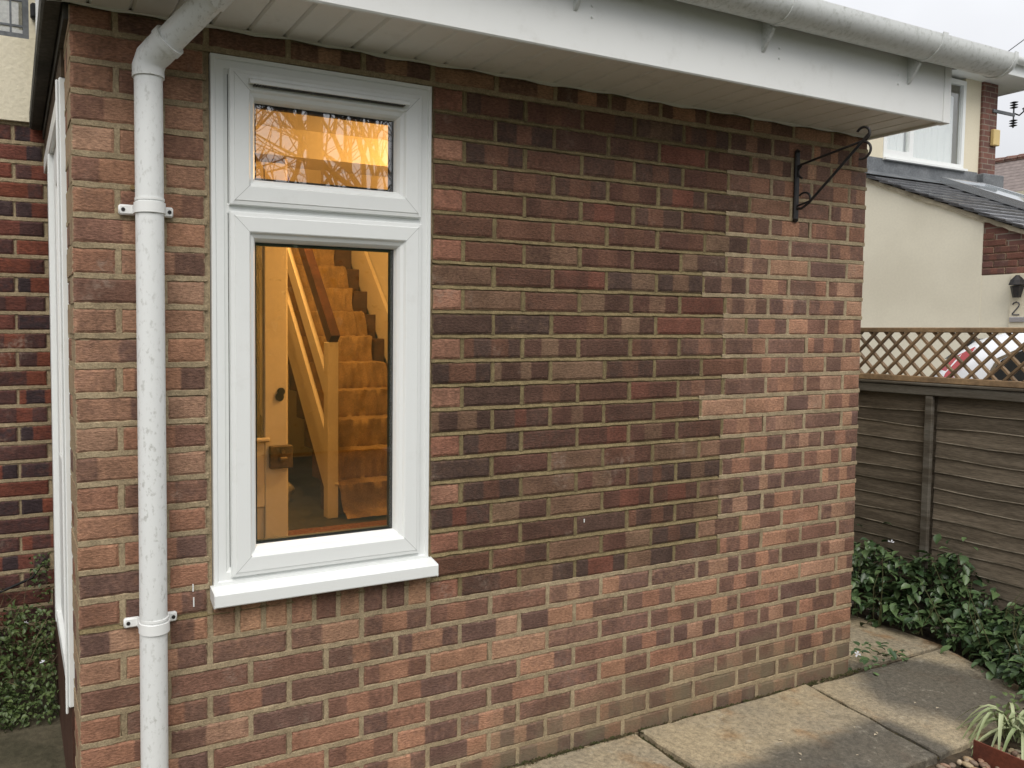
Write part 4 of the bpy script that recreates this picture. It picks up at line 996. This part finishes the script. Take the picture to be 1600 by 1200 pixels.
# ================================================================== NEIGHBOUR'S HOUSE
nh = thing('neighbour_house', (10, 4.3, 0), "cream rendered neighbouring house with lean-to roof and upstairs window", 'house')
NX, NY = 9.3, 4.3
def roofz(y): return 3.40-(4.30-y)*.485
g = MB(); g.extrude([(2.85, -.05), (NY, -.05), (NY, roofz(NY)-.06), (2.85, roofz(2.85)-.06)], 0, NX, NX+.25); g.extrude([(.4, -.05), (2.85, -.05), (2.85, 2.05), (.4, 2.05)], 0, NX+.003, NX+.25)
g.build('rendered_wall', MT['render2'], nh)
pb = thing('brick_panel', (NX, 2.6, 2.05), parent=nh)
g = MB(); g.extrude([(.4, 2.051), (2.849, 2.051), (2.849, roofz(2.849)-.06), (1.6, 2.06), (.4, 2.06)], 0, NX+.012, NX+.2); g.build('wall_core', MT['pier'], pb)
for i in range(8):
    z0 = 2.056+i*.075
    for k in range(4):
        yb = 2.848-(.1125 if i % 2 else 0)-.225*k; ya = yb-.215
        if i % 2 and k == 0:
            d0 = brick_data(.1025, .065, .02, [(.17, .075, .055)], [(.12, .062, .052)])
            if z0+.065 < roofz(2.746)-.07: link('brick', brick_mesh('brick', [([(y, .1025-x, z) for x, y, z in d0[0]],)+d0[1:]], MT['brick_back']), pb, (NX, 2.7455, z0))
        if z0+.065 > roofz(ya)-.065: continue
        d = brick_data(.215, .065, .02, [(.17, .075, .055)], [(.12, .062, .052)])
        link('brick', brick_mesh('brick', [([(y, .215-x, z) for x, y, z in d[0]],)+d[1:]], MT['brick_back']), pb, (NX, ya, z0))
g = MB(); g.bbox(NX-.03, NX+.05, 2.1, 2.56, -.0, 2.049, .004); g.build('door_pilaster', MT['render3'], nh)
g = MB(); g.bbox(NX-.045, NX-.031, 2.40, 2.55, 1.55, 1.60, .003); g.build('letter_plate', plain('plate', (.55, .55, .6), .3, .6), nh)
lm = thing('wall_lamp', (NX-.05, 2.48, 1.87), 'black lantern wall lamp on the neighbouring porch', 'lamp')
g = MB(); g.tube([(NX-.075, 2.475, 1.93), (NX-.075, 2.475, 1.98), (NX-.075, 2.475, 2.03)], [.075, .06, .015], 8); g.tube([(NX-.075, 2.475, 1.80), (NX-.075, 2.475, 1.92)], [.035, .06], 6); g.bbox(NX-.075, NX-.031, 2.465, 2.485, 1.83, 1.85); g.build('lantern', MT['iron'], lm)
g = MB()       # house number 2
two = [(-.03, .05), (-.02, .068), (0, .075), (.022, .068), (.03, .05), (.022, .025), (-.005, -.01), (-.03, -.045), (-.03, -.055), (.032, -.055)]
g.tube([(NX-.034, 2.497-a, 1.68+b) for a, b in two], .006, 6); tag(g.build('house_number', plain('number_dark', (.08, .08, .09), .4), smooth=60), 'dark numeral 2 on the neighbouring door surround', 'house number')
# lean-to roof with rows of flat tiles
lr = thing('lean_to_roof', (NX, 3.3, 3), parent=nh)
MT['ntile'] = mottled('wet_tile', (.055, .057, .062), (.095, .095, .10), 5, .24, .3, .004, 60, vary=.25, spec=.6)
g = MB(); g.extrude([(NY, roofz(NY)-.02), (.5, roofz(.5)-.02), (.5, roofz(.5)-.055), (NY, roofz(NY)-.055)], 0, NX-.03, 13); g.build('roof_deck', MT['render2'], lr)
for k in range(24):
    y1 = 4.26-k*.155; 
    g = MB(); xx = NX-.07+jit(.012); 
    while xx < 12.9:
        wdt = .26; g.extrude([(y1, roofz(y1)+.006), (y1-.26, roofz(y1-.26)+.040+jit(.004)), (y1-.26, roofz(y1-.26)+.022), (y1, roofz(y1)-.010)], 0, xx, xx+wdt-.004); xx += wdt
    g.build('tile_row', MT['ntile'], lr)
g = MB()
n = 90; pf = [(4.3-k*.04, roofz(4.3-k*.04)-.055-.02*random.random()) for k in range(n)]
g.extrude([(4.3, roofz(4.3)-.015), (4.3-(n-1)*.04, roofz(4.3-(n-1)*.04)-.015)]+pf[::-1], 0, NX-.035, NX+.02)
g.build('verge_bedding', mottled('lime_bedding', (.42, .37, .27), (.30, .26, .19), 10, .95, .5, .006, 40), lr)
g = MB(); g.extrude([(NY+.02, 3.62), (NY-.012, 3.62), (NY-.025, 3.44), (NY-.20, roofz(NY-.20)+.052), (NY-.20, roofz(NY-.20)+.044), (NY+.02, 3.42)], 0, NX-.02, 11.85); g.bbox(11.84, 12.32, NY-.10, NY+.02, 3.40, 3.60, .01); g.build('lead_flashing', MT['lead'], lr)
def rp_(x, y, dz): return (x, y, roofz(y)+dz)
g = MB()
for x0, x1 in ((10.72, 10.78), (11.62, 11.68)): g.extrude([(4.05, roofz(4.05)+.04), (2.9, roofz(2.9)+.04), (2.9, roofz(2.9)+.13), (4.05, roofz(4.05)+.13)], 0, x0, x1)
g.extrude([(4.05, roofz(4.05)+.045), (4.12, roofz(4.12)+.045), (4.12, roofz(4.12)+.128), (4.05, roofz(4.05)+.128)], 0, 10.72, 11.68)
sk = g.build('skylight', plain('skylight_metal', (.62, .64, .66), .25, .8), lr)
g = MB(); g.extrude([(4.05, roofz(4.05)+.10), (2.9, roofz(2.9)+.10), (2.9, roofz(2.9)+.11), (4.05, roofz(4.05)+.11)], 0, 10.78, 11.62); g.build('pane', plain('skylight_pane', (.25, .28, .3), .08, .2, .8), sk)
# upstairs wall, window, pier, eaves
g = MB(); g.box(NX, 9.82, NY, NY+.25, 3.3, 4.85); g.box(11.52, 11.88, NY, NY+.25, 3.3, 4.85); g.box(9.82, 11.52, NY, NY+.25, 3.3, 3.63); g.build('upper_wall', MT['render3'], nh)
g = MB(); g.box(11.88, 12.22, NY-.03, NY+6, 3.3, 4.84); g.build('brick_pier', MT['pier'], nh)
g = MB(); g.box(NX, NX+.25, NY+.25, 11.2, -.05, 4.85); g.box(NX, 12.22, 11.2, 11.45, -.05, 4.85); g.box(11.9, 12.2, 2.0, 11.2, -.05, 3.3); g.build('rear_wall', MT['render3'], nh)
nw = thing('upstairs_window', (10.7, NY, 3.65), parent=nh)
g = MB(); g.ring(9.82, 11.52, 3.63, 4.80, [(0, NY+.06), (0, NY-.012), (.06, NY-.012), (.06, NY+.04)]); g.box(10.34, 10.42, NY-.010, NY+.04, 3.69, 4.74); g.bbox(9.80, 11.54, NY-.06, NY-.013, 3.60, 3.632, .003); g.box(9.88, 10.34, NY-.012, NY+.03, 3.69, 3.74); g.box(11.45, 11.46, NY+.02, NY+.03, 3.69, 4.74); g.build('frame', MT['upvc'], nw)
g = MB(); g.box(9.88, 10.34, NY+.02, NY+.026, 3.69, 4.74); g.box(10.42, 11.46, NY+.02, NY+.026, 3.69, 4.74); g.build('pane', glass_mat('far_glass', 1.8), nw)
g = MB(); n = 50
for k in range(n):
    xa = 9.9+1.5*k/n; xb = 9.9+1.5*(k+1)/n; ya = NY+.065+.015*math.sin(k*1.3); yb = NY+.065+.015*math.sin((k+1)*1.3); g.quad((xa, ya, 3.66), (xb, yb, 3.66), (xb, yb, 4.60), (xa, ya, 4.60))
g.build('curtain', plain('net', (.80, .82, .84), .9), nw, fix=False)
g = MB(); g.box(9.5, 11.85, NY+.7, NY+.75, 3.3, 4.85); g.build('room_back', plain('room_grey', (.35, .36, .38), .9), nw)
g = MB(); g.bbox(9.0, 12.75, NY-.36, NY+.10, 4.845, 4.865, .003); g.bbox(9.0, 12.75, NY-.38, NY-.36, 4.825, 5.0, .004); g.bbox(12.75, 12.77, NY-.38, NY+6, 4.825, 5.02, .004); g.box(12.22, 12.75, NY+.10, NY+6, 4.845, 4.865); g.build('eaves_box', MT['upvc'], nh)
g = MB(); halfpipe(g, 8.9, 12.95, NY-.44, 5.01, .058); g.build('gutter', MT['upvc'], nh, smooth=35)
g = MB(); g.extrude([(NY-.46, 5.04), (NY+3.6, 7.0), (NY+7.2, 5.04), (NY+7.2, 5.0), (NY-.46, 5.0)], 0, 8.9, 12.85); g.build('main_roof', MT['roof_tile'], nh)
g = MB(); g.bbox(12.07, 12.215, NY-.085, NY-.031, 4.0, 4.22, .01); g.build('alarm_box', plain('alarm_yellow', (.62, .47, .20), .5), nh)
tb = thing('telephone_bracket', (12.2, NY, 4.45), 'metal telephone wire bracket with insulators on the brick pier', 'bracket')
g = MB(); g.bbox(12.10, 12.62, NY-.050, NY-.031, 4.455, 4.50, .004); g.tube([(12.60, NY-.04, 4.30), (12.60, NY-.04, 4.66)], .010, 8); g.build('arm', MT['lead'], tb)
for z in (4.33, 4.58):
    g = MB()
    for dz in (0, .035, .07): g.tube([(12.60, NY-.04, z+dz-.012), (12.60, NY-.04, z+dz), (12.60, NY-.04, z+dz+.012)], [.02, .05, .02], 10)
    g.build('insulator', MT['iron'], tb, smooth=60)
g = MB(); a = Vector((12.62, NY-.04, 4.50)); pts = [a, a+Vector((.08, -.02, -.02)), a+Vector((.14, -.05, .04))]+[a+Vector((.2+2.2*t, -1.6*t, .09+1.25*t)) for t in (0, .5, 1, 2, 4)]
g.tube(pts, .011, 6); tag(g.build('telephone_wire', MT['black_seal']), 'dark telephone wire leaving the bracket on the brick pier', 'wire')
g = MB(); a = at(1562, 90, 0, 13.2); b = at(1600, 62, 0, 12.2); g.tube([a-(b-a)*2, a, b, b+(b-a)*6], .006, 5); tag(g.build('overhead_wire', MT['black_seal']), 'thin overhead wire crossing the sky above the gutter end', 'wire')
# far house
fh = thing('far_house', (26, 11, 0), 'distant house with a brown tiled hipped roof', 'house')
g = MB(); g.box(25.4, 34, 6, 12, 0, 4.9); g.build('wall', MT['pier'], fh)
def rowroof(name):
    m, N, L, b = newmat(name); g = N.new('ShaderNodeNewGeometry'); sp = N.new('ShaderNodeSeparateXYZ'); L.new(g.outputs['Position'], sp.inputs[0])
    wv = math2(N, L, 'FRACT', math2(N, L, 'MULTIPLY', sp.outputs['Z'], 9.0), 0); n = noise(N, L, 9, 4)
    c = mix(N, L, mrange(N, L, n.outputs['Fac'], .3, .7), (.15, .12, .11), (.21, .17, .155)); L.new(mix(N, L, mrange(N, L, wv, .75, .95, 0, .8), c, (.07, .055, .05)), b.inputs['Base Color']); b.inputs['Roughness'].default_value = .85; return m
g = MB(); g.v = [(25, 5.6, 4.85), (34.4, 5.6, 4.85), (34.4, 12.6, 4.85), (25, 12.6, 4.85), (27.2, 5.6, 6.62), (27.2, 12.6, 6.62), (32, 12.6, 6.62), (32, 5.6, 6.62)]; g.f = [(0, 4, 5, 3), (4, 7, 6, 5), (1, 2, 6, 7), (0, 1, 7, 4), (3, 5, 6, 2)]
g.build('roof', rowroof('far_roof_tiles'), fh)
g = MB()
for k in range(22): g.tube([(27.2, 5.6+k*.32, 6.64), (27.2, 5.9+k*.32, 6.66)], .10, 8)
g.build('ridge_tile', MT['pier'], fh)

# ------------------------------------------------------------------ parked car
car = thing('parked_car', (6.8, -.4, 0), 'silver white hatchback with red tail lights parked behind the trellis', 'car')
MT['car'] = plain('car_paint', (.80, .82, .85), .22, .1, .6); MT['cglass'] = plain('car_glass', (.012, .015, .018), .05, 0, .8); MT['red'] = plain('tail_red', (.42, .012, .016), .15, 0, .7); MT['tyre'] = plain('tyre', (.015, .015, .015), .8)
ST = [(1.60, .66, .48, .95, .60, .97), (1.55, .74, .34, .99, .63, 1.06), (1.44, .79, .28, 1.02, .635, 1.24), (1.28, .805, .24, 1.03, .63, 1.385), (1.05, .81, .22, 1.03, .615, 1.462), (.70, .815, .22, 1.02, .61, 1.495), (.1, .82, .22, 1.0, .61, 1.51), (-.45, .82, .22, .98, .60, 1.48), (-.85, .81, .22, .96, .60, 1.33), (-1.25, .81, .22, .94, .66, 1.05), (-1.5, .80, .22, .90, .66, .95), (-2.1, .77, .25, .78, .60, .84), (-2.35, .66, .36, .60, .52, .64)]
CX = 6.80
def carring(s):
    y, hw, zb, zt, rw, zr = s; h = (zb+zt)/2
    half = [(hw*.86, zb), (hw*.98, zb+.10), (hw, h), (hw*.985, zt), (rw+(hw-rw)*.12, zr-(zr-zt)*.18), (rw*.86, zr-.008*(zr > 1.2)), (rw*.45, zr+.012)]
    return [(CX-a, y, b) for a, b in half]+[(CX+a, y, b) for a, b in half[::-1]]
g = MB(); m = 14
for s in ST: g.v += carring(s)
for k in range(len(ST)-1):
    for j in range(m): a = k*m+j; b = k*m+(j+1) % m; g.f.append((a, b, b+m, a+m))
g.f += [tuple(range(m-1, -1, -1)), tuple((len(ST)-1)*m+i for i in range(m))]
g.build('body', MT['car'], car, smooth=38)
def sidepoly(poly, sgn, off, mat, name):
    g = MB(); V = []
    for y, t in poly:     # t in 0..1 from belt to roof edge
        for a, b in zip(ST, ST[1:]):
            if b[0] <= y <= a[0]:
                f = (a[0]-y)/(a[0]-b[0]); s = [p+(q-p)*f for p, q in zip(a, b)]
        hw, zt, rw, zr = s[1]*.985, s[3], s[4]+(s[1]-s[4])*.12, s[5]-(s[5]-s[3])*.18
        V.append((CX+sgn*(hw+(rw-hw)*t+off), y, zt+(zr-zt)*t))
    g.v = V+[(x-sgn*.02, y, z) for x, y, z in V]; n = len(V)
    g.f = [tuple(range(n)), tuple(range(2*n-1, n-1, -1))]+[(i, (i+1) % n, n+(i+1) % n, n+i) for i in range(n)]
    return g.build(name, mat, car)
for sgn in (-1, 1):
    sidepoly([(1.10, .22), (1.02, .62), (.85, .9), (.40, 1.0), (.40, .10), (.85, .10)], sgn, .006, MT['cglass'], 'rear_side_window')
    sidepoly([(.34, .10), (.34, 1.0), (-.40, 1.0), (-.80, .85), (-1.05, .3), (-1.05, .10)], sgn, .006, MT['cglass'], 'front_side_window')
    sidepoly([(1.10, .16), (1.05, .66), (.86, .96), (.60, 1.04), (.60, .99), (.87, .905), (1.025, .63), (1.08, .2)], sgn, .010, plain('chrome_trim', (.7, .7, .72), .15, 1), 'window_trim')
    sidepoly([(1.54, .0), (1.51, .6), (1.38, .98), (1.22, 1.0), (1.25, .70), (1.32, .25), (1.36, .0)], sgn, .012, MT['red'], 'tail_light')
g = MB(); g.v = [(CX-.56, 1.455, 1.22), (CX+.56, 1.455, 1.22), (CX+.52, 1.30, 1.375), (CX-.52, 1.30, 1.375)]; g.f = [(0, 1, 2, 3)]; g.v = [(x, y+.02, z+.02) for x, y, z in g.v]; g.build('rear_window', MT['cglass'], car, fix=False)
g = MB(); g.v = [(CX-.56, -1.22, 1.07), (CX+.56, -1.22, 1.07), (CX+.52, -.52, 1.46), (CX-.52, -.52, 1.46)]; g.f = [(0, 1, 2, 3)]; g.v = [(x, y-.02, z+.04) for x, y, z in g.v]; g.build('windscreen', MT['cglass'], car, fix=False)
for yw in (.95, -1.65):
    for sgn in (-1, 1):
        x = CX+sgn*.74; g = MB(); g.tube([(x-sgn*.10, yw, .30), (x-sgn*.09, yw, .30), (x+sgn*.075, yw, .30), (x+sgn*.09, yw, .30)], [.28, .30, .30, .28], 24); wh = g.build('wheel', MT['tyre'], car, smooth=40)
        g = MB(); g.tube([(x+sgn*.088, yw, .30), (x+sgn*.096, yw, .30)], [.19, .17], 20); g.build('rim', plain('alloy', (.5, .5, .52), .3, .9), wh)

# ================================================================== GARDEN BEHIND THE CAMERA (trees and pole mirrored in the panes, hedge added)
MT['bark'] = mottled('bark', (.060, .048, .038), (.095, .078, .06), 12, .9, .3, .004, 60)
def bare_tree(loc, h, seed, label):
    rn = random.Random(seed); t = thing('bare_tree', loc, label, 'tree'); g = MB(); g2 = MB()
    def grow(p, d, ln, r, lev):
        q = p+d*ln; mid = (p+q)/2+Vector((rn.uniform(-1, 1), rn.uniform(-1, 1), rn.uniform(-.5, .5)))*ln*.06
        (g if lev < 2 else g2).tube([p, mid, q], [r, r*.85, r*.68], 7 if lev < 2 else 3, cap=False)
        if lev >= 6: return
        n = 3 if lev < 5 else 2
        for k in range(n):
            ax = Vector((rn.uniform(-1, 1), rn.uniform(-1, 1), rn.uniform(-.15, .6))).normalized(); nd = (d*rn.uniform(.75, 1.2)+ax*rn.uniform(.55, .95)).normalized()
            grow(q if k < 2 else mid, nd, ln*rn.uniform(.62, .82), r*.62, lev+1)
    grow(Vector(loc), Vector((rn.uniform(-.06, .06), rn.uniform(-.06, .06), 1)).normalized(), h*.26, h*.016, 0)
    g.build('trunk', MT['bark'], t, smooth=60, fix=False); g2.build('crown', MT['bark'], t, fix=False)
bare_tree((3.2, -9.2, 0), 8.0, 3, 'bare branched tree mirrored at the left of the top pane')
bare_tree((5.2, -9.8, 0), 8.5, 8, 'bare branched tree mirrored at the right of the top pane')
bare_tree((1.6, -11.5, 0), 9.0, 21, 'bare tree farther left behind the viewer')
bare_tree((8.4, -12.5, 0), 9.5, 5, 'bare tree farther right behind the viewer')
tp = thing('telegraph_pole', (3.62, -8.0, 0), 'dark wooden pole mirrored in the top pane', 'pole')
g = MB(); g.tube([(3.62, -8, 0), (3.62, -8, 7.5)], [.13, .10], 14); g.build('pole', MT['bark'], tp, smooth=60); g = MB(); g.bbox(3.1, 4.14, -8.16, -8.11, 7.0, 7.1); g.build('crossarm', MT['bark'], tp)
hd = thing('added_hedge', (4, -6.6, 0), 'added dark green hedge, unseen, blocking low sky reflections in the window', 'hedge')  # added hedge, out of view; keeps bright low sky from reflecting in the panes
g = MB(); g.box(-7, 14, -7.0, -6.5, 0, 2.45); g.build('hedge_core', MT['leaf_small'], hd)
hv, hf = leaf_verts(.11, .07, .3, .2); it = []
for k in range(9000):
    mtx = Matrix.Translation((rnd.uniform(-7, 14), rnd.uniform(-7.1, -6.4), 2.75*rnd.random()**.6)) @ Matrix.Rotation(rnd.uniform(0, 6.3), 4, 'Z') @ Matrix.Rotation(rnd.uniform(-1, 1), 4, 'X') @ Matrix.Scale(rnd.uniform(.6, 1.3), 4); it.append((hv, hf, mtx, rnd.random()))
link('foliage', leaves_mesh('foliage', it, MT['leaf_small']), hd, kind='stuff')
